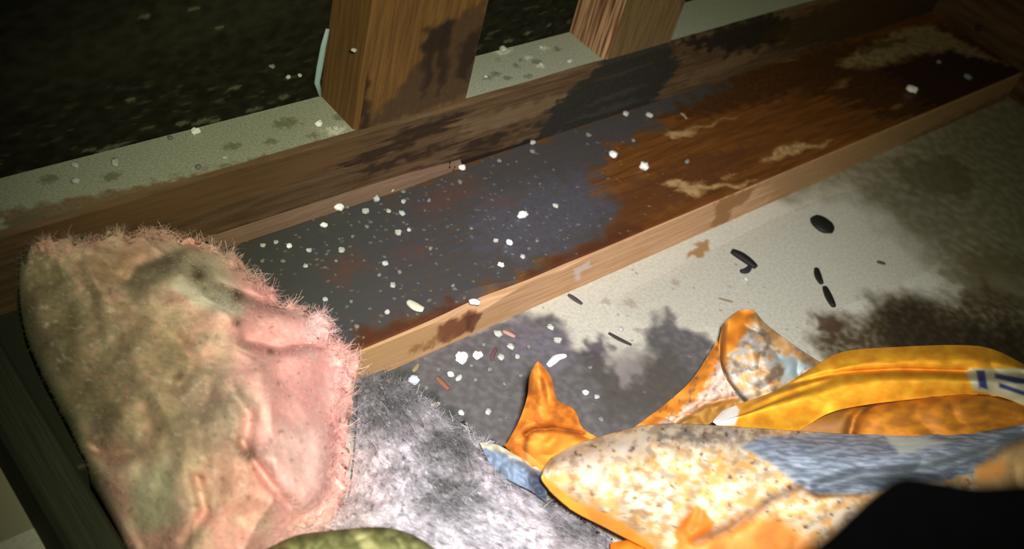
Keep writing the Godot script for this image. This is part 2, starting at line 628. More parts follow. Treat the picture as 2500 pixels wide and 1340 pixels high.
	quad(st2, [[Vector3(-0.6, 0.42, DECK - 0.002), Vector2(0, 0)], [Vector3(0.8, 0.42, DECK - 0.002), Vector2(1, 0)], [Vector3(0.8, 0.42, DECK), Vector2(1, 0)], [Vector3(-0.6, 0.42, DECK), Vector2(0, 0)]], Vector3.UP)
	st2.generate_normals()
	var fs := obj("felt_sheet", st2.commit(), printed(felt.texture(), 0.9, 0.2), get_node("wall_back"))
	fs.set_meta("label", "mottled black felt with pale dust")
	# the rest of the attic, out of the picture
	var old := matte(c8(96, 74, 52))
	structure(obj("wall_left", box(-2.05, -2.0, -0.013, 1.5, -0.2, 2.05), old), "dark boarded attic end to the left, outside the picture", "wall")
	structure(obj("wall_right", box(2.0, 2.05, -0.013, 1.5, -0.2, 2.05), old), "dark boarded attic end to the right, outside the picture", "wall")
	structure(obj("wall_front", box(-2.0, 2.0, -0.013, 1.5, 2.0, 2.05), old), "dark boarded attic wall behind the viewer", "wall")
	structure(obj("ceiling", box(-2.05, 2.05, 1.5, 1.53, -0.21, 2.05), old), "dark roof boards above the viewer", "ceiling")

func grain(x: float, y: float, across: float) -> float:
	return dust.get_noise_2d(x * 9.0, y * across * 160.0) * 0.6 + soil.get_noise_2d(x * 22.0 + 40.0, y * across * 420.0) * 0.5

func timbers() -> void:
	var wood := matte(c8(104, 80, 56))
	# ---- lower plate: the soaked board
	var top := Canvas.new(2048, 256, Vector2(-0.424, -0.134), Vector2(1.11, 0.136), soil)
	top.base(func(x: float, y: float) -> Color:
		var c := c8(118, 72, 30).lerp(c8(92, 53, 20), clampf(0.5 + grain(x, y, 0.6), 0.0, 1.0))
		return c * (1.0 + 0.05 * dust.get_noise_2d(x * 300.0, y * 300.0)))
	# dark wet grain at the back and to the right
	top.stain(flat([1560, 260, 1900, 140, 2300, 60, 2520, 120, 2520, 260, 2200, 290, 1960, 220, 1700, 290], PLATE), c8(62, 36, 14), 0.85, 0.008, 0.006, 0.03, 0.3)
	top.stain(flat([2150, 170, 2340, 110, 2520, 170, 2520, 330, 2280, 260], PLATE), c8(48, 28, 12), 0.85, 0.008, 0.006, 0.03, 0.1)
	top.stain(flat([1560, 440, 1760, 370, 1850, 340, 1800, 420, 1700, 480, 1560, 540, 1440, 600, 1400, 560], PLATE), c8(86, 50, 28), 0.75, 0.008, 0.006, 0.03, 0.2)
	# grey dust film over the wet wood
	top.stain(flat([420, 620, 820, 505, 1130, 405, 1580, 235, 1800, 170, 1760, 215, 1640, 270, 1590, 320, 1480, 370, 1440, 450, 1530, 520, 1460, 590, 1250, 690, 1080, 770, 880, 830, 400, 950], PLATE), c8(66, 66, 70), 0.95, 0.011, 0.009, 0.01, 0.14, 36.0)
	top.stain(flat([500, 600, 820, 500, 960, 470, 900, 640, 880, 800, 600, 830], PLATE), c8(66, 68, 64), 0.75, 0.02, 0.01, 0.0, 0.3)
	top.stain(flat([1180, 480, 1440, 420, 1500, 500, 1420, 580, 1280, 640, 1150, 600], PLATE), c8(88, 87, 106), 0.5, 0.02, 0.01, 0.01, 0.35, 60.0)  # bluer patch in the middle of the board
	# red-brown wood through the dust
	for s in [[1030, 460, 1160, 430, 1180, 470, 1060, 500], [950, 610, 1010, 590, 1060, 600, 980, 640], [780, 640, 880, 610, 900, 650, 800, 690], [820, 650, 850, 640, 860, 690, 830, 700], [1000, 500, 1110, 480, 1080, 530], [1180, 490, 1270, 480, 1260, 500, 1200, 505]]:
		top.stain(flat(s, PLATE), c8(96, 62, 54), 0.55, 0.007, 0.006, 0.01, 0.4)
	# dark soaked front rim
	top.stain(flat([870, 850, 880, 808, 1010, 775, 1060, 770, 1090, 750, 1160, 735, 1230, 700, 1320, 660, 1440, 590, 1560, 540, 1570, 560, 1440, 640, 1270, 720, 1150, 800, 900, 850], PLATE), c8(78, 42, 26), 0.92, 0.006, 0.005, 0.003, 0.1, 40.0)
	top.stain(flat([1060, 745, 1140, 730, 1200, 740, 1170, 800, 1080, 810], PLATE), c8(72, 40, 28), 0.9, 0.005, 0.005)
	top.stain(flat([-300, 620, 130, 700, 300, 900, 340, 1120, 0, 1200, -400, 1100], PLATE), c8(44, 46, 36), 0.97, 0.01, 0.005)  # darker, greener left end of the board
	# pale dry streaks
	for s in [[1624, 326, 1650, 320, 1708, 317, 1690, 330, 1656, 342, 1640, 338], [1640, 325, 1740, 300, 1790, 285, 1730, 308], [1856, 394, 1900, 365, 1945, 345, 1985, 356, 2032, 340, 2010, 356, 1960, 368, 1920, 385], [1620, 450, 1650, 435, 1700, 455, 1760, 452, 1842, 440, 1800, 460, 1745, 462, 1690, 478, 1668, 470]]:
		top.stain(flat(s, PLATE), c8(186, 154, 106), 0.9, 0.0028, 0.003, 0.004, 0.3, 40.0)
	for s in [[1893, 153, 1920, 142, 1949, 139, 1930, 150], [2018, 222, 2050, 198, 2080, 190, 2060, 212]]:
		top.stain(flat(s, PLATE), c8(150, 120, 84), 0.65, 0.003, 0.003, 0.004, 0.2, 40.0)
	top.stain(flat([2050, 160, 2085, 125, 2140, 100, 2200, 70, 2270, 60, 2330, 90, 2400, 130, 2490, 165, 2330, 125, 2260, 130, 2150, 160, 2090, 168], PLATE), c8(170, 150, 112), 0.8, 0.006, 0.004, 0.012, 0.3, 40.0)
	top.stain(flat([2080, 128, 2150, 100, 2220, 95, 2190, 108, 2110, 128], PLATE), c8(80, 60, 34), 0.7, 0.002, 0.003, 0.02)
	for s in [[1690, 455, 45, 8], [1780, 430, 30, 5], [2190, 260, 30, 6]]:
		var p := at(s[0], s[1], PLATE)
		top.spot(Vector2(p.x, p.z), s[2] * 0.0004, s[3] * 0.0005, c8(180, 140, 92), 0.5)
	for k in 900:                                               # pale dust in the film
		var q := Vector2(rng.randf_range(-0.4, 0.14), rng.randf_range(-0.13, -0.005))
		if q.x + rng.randf() * 0.25 < 0.16:
			top.spot(q, rng.randf_range(0.0006, 0.0016), rng.randf_range(0.0006, 0.0013), c8(150, 150, 146) if k % 3 else c8(60, 59, 60), rng.randf_range(0.2, 0.6))
	var edge := Canvas.new(2048, 96, Vector2(-0.424, -0.039), Vector2(1.11, 0.04), soil)
	edge.base(func(x: float, y: float) -> Color:
		var c := c8(200, 160, 124).lerp(c8(176, 132, 94), clampf(0.5 + grain(x, y, 1.6), 0.0, 1.0))
		return c * (1.0 + 0.04 * dust.get_noise_2d(x * 900.0, y * 900.0)))
	edge.stain(upright([-100, 900, 400, 880, 420, 1150, -100, 1300], 0.0), c8(44, 46, 36), 0.97, 0.01, 0.004)  # same darker tone on the left end of the edge
	edge.stain(upright([860, 840, 1180, 770, 1240, 760, 1100, 830, 860, 920], 0.0), c8(176, 140, 92), 0.6, 0.01, 0.004)
	edge.stain(upright([1075, 790, 1165, 765, 1150, 800, 1090, 835, 1080, 830], 0.0), c8(112, 66, 44), 0.9, 0.003, 0.003)
	edge.stain(upright([1130, 770, 1180, 760, 1150, 812, 1138, 812], 0.0), c8(92, 52, 36), 0.8, 0.002, 0.002)
	for s in [[1015, 850], [1065, 825], [1045, 845], [1100, 825]]:
		var p := upon(s[0], s[1], 0.0)
		edge.spot(Vector2(p.x, -p.y), 0.006, 0.004, c8(130, 88, 48), 0.6)
	edge.stain(upright([1401, 655, 1438, 641, 1440, 655, 1420, 664, 1410, 685, 1400, 680], 0.0), c8(198, 184, 190), 0.75, 0.003, 0.003)
	edge.stain(upright([1750, 490, 1850, 450, 1830, 480, 1780, 520, 1790, 540, 1740, 560], 0.0), c8(136, 92, 50), 0.7, 0.003, 0.004)
	edge.stain(upright([1880, 420, 2300, 240, 2520, 130, 2520, 330, 2260, 330, 2050, 430, 1880, 510], 0.0), c8(136, 104, 64), 0.6, 0.02, 0.006, 0.02, 0.2)
	edge.stain(upright([2240, 330, 2500, 210, 2530, 330, 2200, 350], 0.0), c8(70, 48, 26), 0.5, 0.008, 0.005, 0.03, 0.2)
	edge.stain(upright([1450, 625, 1560, 575, 1600, 570, 1480, 640], 0.0), c8(200, 160, 126), 0.5, 0.004, 0.004)
	var top_mat := printed(top.texture(), 0.55, 0.4)
	var edge_mat := printed(edge.texture(), 0.7)
	var wane := func(x: float) -> Array:                        # the arris wanders and is worn away at one place
		var w := 0.0012 * soft.get_noise_1d(x * 900.0) + 0.0025
		w += 0.011 * exp(-pow((x + 0.125) / 0.03, 2.0)) + 0.003 * exp(-pow((x + 0.04) / 0.02, 2.0))
		return [Vector2(0.0, BACK + 0.001), Vector2(0.0, 0.0), Vector2(PLATE - w, 0.0), Vector2(PLATE - w * 0.25, -w * 0.35), Vector2(PLATE, -w * 0.9), Vector2(PLATE, BACK + 0.001)]
	var uv_fix := func(mesh: ArrayMesh) -> ArrayMesh:           # lay the two paintings over the swept sides
		var out := ArrayMesh.new()
		for k in mesh.get_surface_count():
			var a := mesh.surface_get_arrays(k)
			var v: PackedVector3Array = a[Mesh.ARRAY_VERTEX]
			var uv := PackedVector2Array()
			for p in v:
				uv.append(Vector2((p.x + 0.424) / 1.11, (p.z + 0.134) / 0.136 if k == 4 or k == 3 else (0.039 - p.y) / 0.04))
			a[Mesh.ARRAY_TEX_UV] = uv
			out.add_surface_from_arrays(Mesh.PRIMITIVE_TRIANGLES, a)
			out.surface_set_material(k, mesh.surface_get_material(k))
		return out
	var plate := obj("lower_plate", uv_fix.call(timber(0, -0.424, 0.676, 220, wane, [wood, edge_mat, edge_mat, top_mat, top_mat, wood], wood)), null)
	tag(plate, "wide soaked timber board lying flat, dark wet top dusted grey, tan front edge", "board")

	# ---- upper plate, on edge behind it, with the pale dusty ledge on top
	var front := Canvas.new(2048, 160, Vector2(-0.5, -0.108), Vector2(1.3, 0.072), soil)
	front.base(func(x: float, y: float) -> Color:
		var c := c8(106, 82, 60).lerp(c8(80, 60, 42), clampf(0.5 + grain(x, y, 0.8), 0.0, 1.0))
		return c * (1.0 + 0.05 * dust.get_noise_2d(x * 300.0, y * 300.0)))
	front.stain(upright([0, 560, 430, 450, 860, 340, 860, 400, 480, 520, 100, 620], BACK), c8(104, 76, 50), 0.7, 0.008, 0.005, 0.03, 0.2)
	front.stain(upright([560, 590, 900, 480, 1000, 450, 820, 480, 500, 580], BACK), c8(60, 44, 32), 0.6, 0.003, 0.003, 0.03)
	for s in [[850, 400, 960, 340, 1060, 310, 1130, 290, 1100, 315, 1000, 350, 900, 400], [840, 430, 1000, 370, 1140, 340, 1020, 385, 900, 430], [960, 330, 1060, 290, 1140, 275, 1100, 300, 1000, 330], [1100, 370, 1220, 320, 1330, 300, 1240, 335, 1130, 385], [960, 430, 1100, 390, 1240, 350, 1120, 400, 1000, 440]]:
		front.stain(upright(s, BACK), c8(48, 34, 26), 0.85, 0.003, 0.003, 0.04, 0.1)
	front.stain(upright([940, 458, 1100, 402, 1320, 330, 1340, 345, 1130, 418, 950, 475], BACK), c8(34, 26, 24), 0.9, 0.0025, 0.002, 0.01)  # shadowed gap below the lip, painted on as a dark line
	front.stain(upright([1110, 300, 1300, 250, 1400, 220, 1360, 270, 1180, 320], BACK), c8(132, 108, 82), 0.6, 0.004, 0.003, 0.03)
	front.stain(upright([1320, 345, 1320, 300, 1360, 255, 1380, 230, 1400, 215, 1440, 180, 1480, 150, 1560, 115, 1640, 90, 1640, 120, 1660, 160, 1620, 210, 1600, 250, 1480, 300], BACK), c8(44, 43, 42), 0.95, 0.004, 0.005, 0.008, 0.12)
	for s in [[1420, 260, 1520, 220, 1600, 200, 1500, 240], [1440, 200, 1560, 160, 1600, 150, 1500, 190], [1400, 290, 1540, 240, 1580, 240, 1440, 290]]:
		front.stain(upright(s, BACK), c8(70, 66, 62), 0.6, 0.002, 0.002, 0.02)
	front.stain(upright([1640, 110, 1760, 70, 1840, 40, 1900, 30, 1940, 60, 1880, 110, 1800, 130], BACK), c8(34, 28, 22), 0.9, 0.005, 0.006, 0.02, 0.1)
	front.stain(upright([1660, 190, 1800, 130, 1880, 120, 1800, 160, 1680, 210], BACK), c8(124, 96, 70), 0.7, 0.003, 0.004, 0.03, 0.3)
	front.stain(upright([1880, 70, 2100, -20, 2500, -100, 2500, 60, 2100, 90, 1900, 130], BACK), c8(60, 44, 24), 0.8, 0.008, 0.006, 0.04, 0.2)
	var ledge := Canvas.new(1536, 96, Vector2(-0.5, -0.184), Vector2(1.3, 0.052), soil)
	ledge.base(func(x: float, y: float) -> Color:
		var c := c8(172, 173, 158).lerp(c8(140, 138, 118), clampf(0.45 + 0.9 * soil.get_noise_2d(x * 500.0, y * 700.0), 0.0, 1.0))
		return c * (1.0 + 0.06 * dust.get_noise_2d(x * 1200.0, y * 1200.0)))
	for s in [[0, 520, 260, 470, 500, 420, 720, 365, 900, 325, 900, 360, 500, 470, 0, 620], [1010, 285, 1100, 270, 1180, 242, 1280, 220, 1300, 240, 1180, 280, 1010, 300], [1280, 230, 1360, 205, 1470, 152, 1480, 180, 1300, 250]]:
		ledge.stain(flat(s, LEDGE), c8(112, 84, 58), 0.8, 0.004, 0.004, 0.008, 0.2, 90.0)
	for s in [[120, 437, 14, 8], [273, 430, 14, 8], [567, 357, 14, 8], [545, 405, 12, 5], [660, 345, 12, 6], [700, 300, 26, 10], [765, 330, 10, 6], [1190, 190, 14, 5], [1210, 180, 10, 6], [1240, 190, 9, 5], [1290, 185, 10, 5], [830, 285, 14, 8], [60, 540, 30, 12], [1310, 150, 12, 6], [1260, 160, 9, 6], [1360, 120, 10, 6]]:
		var p := at(s[0], s[1], LEDGE)
		ledge.spot(Vector2(p.x, p.z), s[2] * 0.00042, s[3] * 0.0005, c8(96, 94, 74), 0.6)
	for s in [[1228, 125, 22, 8], [1330, 118, 10, 5], [1320, 160, 10, 5], [1290, 140, 8, 5], [820, 318, 20, 9]]:
		var p := at(s[0], s[1], LEDGE)
		ledge.spot(Vector2(p.x, p.z), s[2] * 0.00042, s[3] * 0.0005, c8(220, 214, 190), 0.7)
	var ledge_mat := printed(ledge.texture(), 0.9)
	var front_mat := printed(front.texture(), 0.65)
	var up_prof := func(x: float) -> Array:
		var w := 0.0015 * soft.get_noise_1d(x * 700.0 + 30.0)
		return [Vector2(0.0, DECK + 0.001), Vector2(0.0, BACK), Vector2(LEDGE - 0.004 + w, BACK), Vector2(LEDGE, BACK - 0.003 + w), Vector2(LEDGE, DECK + 0.001)]
	var up_mesh: ArrayMesh = timber(0, -0.5, 0.8, 160, up_prof, [wood, front_mat, front_mat, ledge_mat, wood], wood)
	var laid := ArrayMesh.new()
	for k in up_mesh.get_surface_count():
		var a := up_mesh.surface_get_arrays(k)
		var v: PackedVector3Array = a[Mesh.ARRAY_VERTEX]
		var uv := PackedVector2Array()
		for p in v:
			uv.append(Vector2((p.x + 0.5) / 1.3, (p.z + 0.184) / 0.052 if k == 3 else (0.108 - p.y) / 0.072))
		a[Mesh.ARRAY_TEX_UV] = uv
		laid.add_surface_from_arrays(Mesh.PRIMITIVE_TRIANGLES, a)
		laid.surface_set_material(k, up_mesh.surface_get_material(k))
	tag(obj("upper_plate", laid, null), "brown streaked timber on edge behind the soaked board, pale dusty ledge on top", "board")

	# ---- the thin lath in the corner of the two plates
	var lath_mat := grain_skin(c8(136, 108, 90), c8(96, 72, 58), 4.0)
	var lath := timber(0, -0.36, -0.045, 80, func(x: float) -> Array:
		var t := smoothstep(-0.02, -0.12, x)
		var w := 0.0008 * soft.get_noise_1d(x * 900.0)
		return [Vector2(PLATE + 0.0005, BACK + 0.0005), Vector2(PLATE + 0.0005, BACK + 0.004 + 0.003 * t), Vector2(PLATE + 0.003 + 0.003 * t + w, BACK + 0.003 + 0.002 * t), Vector2(PLATE + 0.006 + 0.004 * t + w, BACK + 0.0005)], [lath_mat, lath_mat, lath_mat, lath_mat], lath_mat)
	tag(obj("lath_strip", lath, null), "thin tan lath strip in the corner where the two boards meet", "strip")

	# ---- rafters standing on the ledge
	rafter(-0.156, -0.05, upright([1085, 60, 1190, 0, 1160, 220, 1130, 245, 870, 330, 900, 300, 960, 240, 1030, 140], BACK), [[1035, 110, 1060, 70, 1056, 200, 1036, 235], [1078, 70, 1100, 55, 1092, 190, 1070, 230], [1128, 110, 1180, 60, 1160, 150, 1140, 200, 1118, 190], [885, 200, 900, 180, 900, 310, 880, 325], [1040, 75, 1110, 50, 1090, 110, 1050, 130]], "wide brown rafter end nearer the insulation, dark diagonal water stain on its front", 3)
	rafter(0.1, 0.187, upright([1690, -80, 1740, -80, 1690, 70, 1665, 90, 1670, 40], BACK), [[1690, 20, 1705, -20, 1690, 60, 1675, 70]], "narrower brown rafter end above the black stain, olive front and reddish side", 5)

	# ---- pale bead of caulk beside the wide rafter
	var bead := []
	for q in [[800, 70], [790, 110], [781, 160], [774, 200], [782, 232]]:
		bead.append(upon(q[0], q[1], DECK + 0.003))
	tag(obj("caulk_bead", rod(bead, 0.0028, 0.8), matte(c8(150, 172, 178), 0.7)), "bluish pale bead of caulk along the left side of the wide rafter", "caulk")

	# ---- timber across the right-hand end
	var dark := grain_skin(c8(84, 58, 34), c8(52, 34, 18), 3.0)
	var right := timber(2, -0.132, 0.6, 20, func(_z: float) -> Array: return [Vector2(0.677, 0.004), Vector2(0.677, 0.24), Vector2(0.681, 0.244), Vector2(0.76, 0.244), Vector2(0.76, 0.004)], [dark, dark, dark, dark, dark], dark)
	var rt := thing("cross_timber", "dark brown timber crossing the right hand end of the boards", "timber")
	obj("beam", right, null, rt)
	var kp := on_x(2390, 68, 0.677)
	var knot := obj("knot", lump(5.0, 0.2), matte(c8(40, 26, 14)), rt)
	knot.position = kp + Vector3(0.0005, -0.005, 0)
	knot.scale = Vector3(0.0012, 0.005, 0.006)

	# ---- joist board at the left
	var green := grain_skin(c8(62, 64, 50), c8(42, 44, 34), 2.0)
	var left := timber(2, -0.131, 0.5, 40, func(z: float) -> Array:
		var w := 0.001 * soft.get_noise_1d(z * 700.0)
		return [Vector2(-0.452, 0.001), Vector2(-0.452 + w, 0.043), Vector2(-0.449 + w, 0.047), Vector2(-0.428, 0.047), Vector2(-0.4252, 0.044), Vector2(-0.4252, 0.001)], [green, green, green, green, green, green], green)
	tag(obj("edge_board", left, null), "dark greenish board on edge along the left side of the pink insulation", "board")

func on_x(px: float, py: float, x: float) -> Vector3:
	var d := ray(px, py)
	return EYE + d * ((x - EYE.x) / d.x)

func grain_skin(a: Color, b: Color, across: float) -> StandardMaterial3D:
	var cv := Canvas.new(512, 64, Vector2.ZERO, Vector2(0.5, 0.04), soil)
	cv.base(func(x: float, y: float) -> Color: return a.lerp(b, clampf(0.5 + grain(x, y, across), 0.0, 1.0)))
	return printed(cv.texture(), 0.8)

func rafter(x0: float, x1: float, stain: PackedVector2Array, streaks: Array, label: String, seed_at: int) -> void:
	var cv := Canvas.new(256, 512, Vector2(x0, -0.36), Vector2(x1 - x0, 0.26), soil)
	var first := seed_at == 3
	cv.base(func(x: float, y: float) -> Color:
		var k := dust.get_noise_2d(x * 150.0 + seed_at * 50, y * 10.0) * 0.6 + soil.get_noise_2d(x * 400.0, y * 25.0 + seed_at) * 0.4
		var c := (c8(126, 90, 50) if first else c8(128, 104, 72)).lerp(c8(98, 68, 38) if first else c8(104, 82, 54), clampf(0.45 + k, 0.0, 1.0))
		return c * (1.0 + 0.05 * dust.get_noise_2d(x * 300.0, y * 300.0)))
	cv.stain(stain, c8(74, 55, 42) if first else c8(64, 46, 34), 0.85, 0.005, 0.004, 0.0, 0.1)
	for s in streaks:
		cv.stain(upright(s, BACK), c8(46, 33, 26), 0.85, 0.004, 0.003)
	var side := Canvas.new(128, 512, Vector2(DECK, -0.36), Vector2(BACK - DECK, 0.26), soil)
	side.base(func(x: float, y: float) -> Color:
		var k := dust.get_noise_2d(x * 180.0 + seed_at * 80, y * 8.0) * 0.7 + soil.get_noise_2d(x * 500.0, y * 20.0 + seed_at) * 0.4
		var c := c8(114, 82, 46).lerp(c8(94, 64, 34), clampf(0.45 + k, 0.0, 1.0)) if first else c8(176, 136, 104).lerp(c8(92, 56, 40), clampf(0.4 + 1.3 * k, 0.0, 1.0))
		return c)
	var fm := printed(cv.texture(), 0.75)
	var sm := printed(side.texture(), 0.75)
	var plain := matte(c8(110, 76, 44))
	var bevel := 0.003
	var mesh: ArrayMesh = timber(1, LEDGE + 0.0006, 0.5, 30, func(y: float) -> Array:
		var w := 0.0012 * soft.get_noise_1d(y * 900.0 + seed_at * 30)
		return [Vector2(x0, DECK + 0.001), Vector2(x0 + w, BACK - bevel - 0.001), Vector2(x0 + bevel + w, BACK - 0.001), Vector2(x1 - bevel + w, BACK - 0.001), Vector2(x1 + w, BACK - bevel - 0.001), Vector2(x1, DECK + 0.001)], [sm, sm, fm, plain, plain, plain], plain)
	var out := ArrayMesh.new()
	for k in mesh.get_surface_count():
		var a := mesh.surface_get_arrays(k)
		var uv := PackedVector2Array()
		for p in a[Mesh.ARRAY_VERTEX] as PackedVector3Array:
			uv.append(Vector2((p.x - x0) / (x1 - x0) if k == 2 else (p.z - DECK) / (BACK - DECK), (0.36 - p.y) / 0.26))
		a[Mesh.ARRAY_TEX_UV] = uv
		out.add_surface_from_arrays(Mesh.PRIMITIVE_TRIANGLES, a)
		out.surface_set_material(k, mesh.surface_get_material(k))
	tag(obj("rafter", out, null), label, "rafter")

func floor_litter() -> void:
	var black := matte(c8(26, 25, 22), 0.6)
	var water := StandardMaterial3D.new()
	water.albedo_color = Color(0.8, 0.78, 0.7, 0.03)
	water.transparency = BaseMaterial3D.TRANSPARENCY_ALPHA
	water.roughness = 0.04
	var rim := flat([1500, 740, 1640, 660, 1760, 600, 1900, 530, 2060, 470, 2200, 460, 2330, 520, 2290, 640, 2180, 700, 2060, 750, 2000, 800, 1950, 860, 1850, 800, 1720, 800, 1600, 800], 0.0)
	var smooth_rim := []
	var n := rim.size()
	for i in n:
		for k in 5:
			smooth_rim.append(rim[i].cubic_interpolate(rim[(i + 1) % n], rim[(i + n - 1) % n], rim[(i + 2) % n], k / 5.0))
	var st := SurfaceTool.new()
	st.begin(Mesh.PRIMITIVE_TRIANGLES)
	var mid := Vector2.ZERO
	for p in smooth_rim:
		mid += p / smooth_rim.size()
	var rings := [[1.0, 0.0002], [0.985, 0.0006], [0.96, 0.0008], [0.5, 0.0009]]
	for r in rings:
		for p in smooth_rim:
			var q: Vector2 = mid.lerp(p, r[0])
			st.add_vertex(Vector3(q.x, r[1], q.y))
	var m := smooth_rim.size()
	st.add_vertex(Vector3(mid.x, 0.0009, mid.y))
	for r in rings.size() - 1:
		for i in m:
			var a: int = r * m + i
			var b: int = r * m + (i + 1) % m
			for k in [a, b, b + m, a, b + m, a + m]:
				st.add_index(k)
	for i in m:
		for k in [3 * m + i, 3 * m + (i + 1) % m, 4 * m]:
			st.add_index(k)
	st.generate_normals()
	tag(obj("water_pool", st.commit(), water), "thin clear pool of water on the cream drywall around the black bits", "water")
	# black droppings and bits in the water
	var blob := obj("black_clump", lump(3.0, 0.12), black)
	blob.position = at(2004, 555)
	blob.scale = Vector3(0.0108, 0.004, 0.0125)
	tag(blob, "round black clump lying alone on the drywall, biggest of the dark bits", "dirt")
	splinter("black_dropping", [1786, 612, 1815, 628, 1846, 652], 0.0, 0.0048, black, "thick black elongated dropping on the drywall beside the board", "dropping")
	splinter("black_curl", [1808, 662, 1822, 661, 1832, 650], 0.0, 0.003, matte(c8(40, 42, 48)), "small curled black bit touching the thick black dropping", "dirt")
	splinter("black_sliver", [1994, 655, 1998, 675, 2006, 692], 0.0, 0.0035, black, "upper of two thin black slivers above the orange bag", "dirt")
	splinter("black_sliver", [2014, 700, 2024, 725, 2036, 748], 0.0, 0.0038, black, "lower of two thin black slivers above the orange bag", "dirt")
	splinter("dark_fleck", [2142, 639, 2152, 641, 2162, 644], 0.0, 0.002, matte(c8(70, 62, 46)), "tiny brown fleck alone at the right of the drywall", "dirt")
	var twig := matte(c8(72, 62, 66))
	splinter("wood_splinter", [1387, 719, 1402, 729, 1421, 742], 0.0, 0.0022, twig, "short dark splinter against the tan front edge of the board", "splinter")
	splinter("wood_splinter", [1486, 813, 1512, 828, 1542, 842], 0.0, 0.0018, matte(c8(60, 52, 54)), "slim dark splinter on the pale drywall between the stains", "splinter")
	splinter("wood_splinter", [1755, 728, 1772, 733, 1789, 737], 0.0, 0.0012, matte(c8(130, 112, 88)), "faint tan splinter above the peak of the rear bag", "splinter")
	splinter("wood_splinter", [1065, 920, 1080, 935, 1096, 951], 0.0, 0.0024, matte(c8(128, 88, 70)), "reddish brown splinter on the dirty drywall above the grey fluff", "splinter")
	splinter("wood_splinter", [1200, 878, 1205, 862, 1211, 850], 0.0, 0.0018, matte(c8(104, 72, 76)), "dull red splinter under the front edge of the board", "splinter")
	splinter("wood_splinter", [1228, 808, 1242, 814, 1258, 822], 0.0, 0.0022, matte(c8(176, 132, 124)), "pinkish wood chip close to the board's front edge", "splinter")
	splinter("wood_splinter", [1008, 907, 1015, 899, 1022, 888], 0.0, 0.0018, matte(c8(140, 124, 96)), "pale tan splinter just below the board end by the insulation", "splinter")
	splinter("wood_splinter", [1050, 992, 1062, 987, 1074, 984], 0.0, 0.002, matte(c8(180, 170, 130)), "small yellowish chip at the upper rim of the grey fluff", "splinter")
	splinter("white_curl", [1338, 893, 1350, 882, 1362, 872, 1382, 868], 0.001, 0.0032, matte(c8(236, 232, 240)), "white curled shaving behind the orange peak", "shaving")
	splinter("wood_shaving", [1662, 276, 1670, 281, 1677, 290], PLATE, 0.0016, matte(c8(150, 122, 92)), "thin curved tan shaving on the brown wet half of the board", "shaving")
	splinter("paint_chip", [996, 735, 1008, 744, 1020, 751, 1034, 756], PLATE, 0.004, matte(c8(196, 192, 170)), "curved cream paint chip near the front rim of the soaked board", "chip")
	splinter("white_flake", [1146, 738, 1158, 736, 1172, 740], PLATE, 0.0032, matte(c8(214, 208, 210)), "white flake on the dark soaked patch at the board's front rim", "flake")

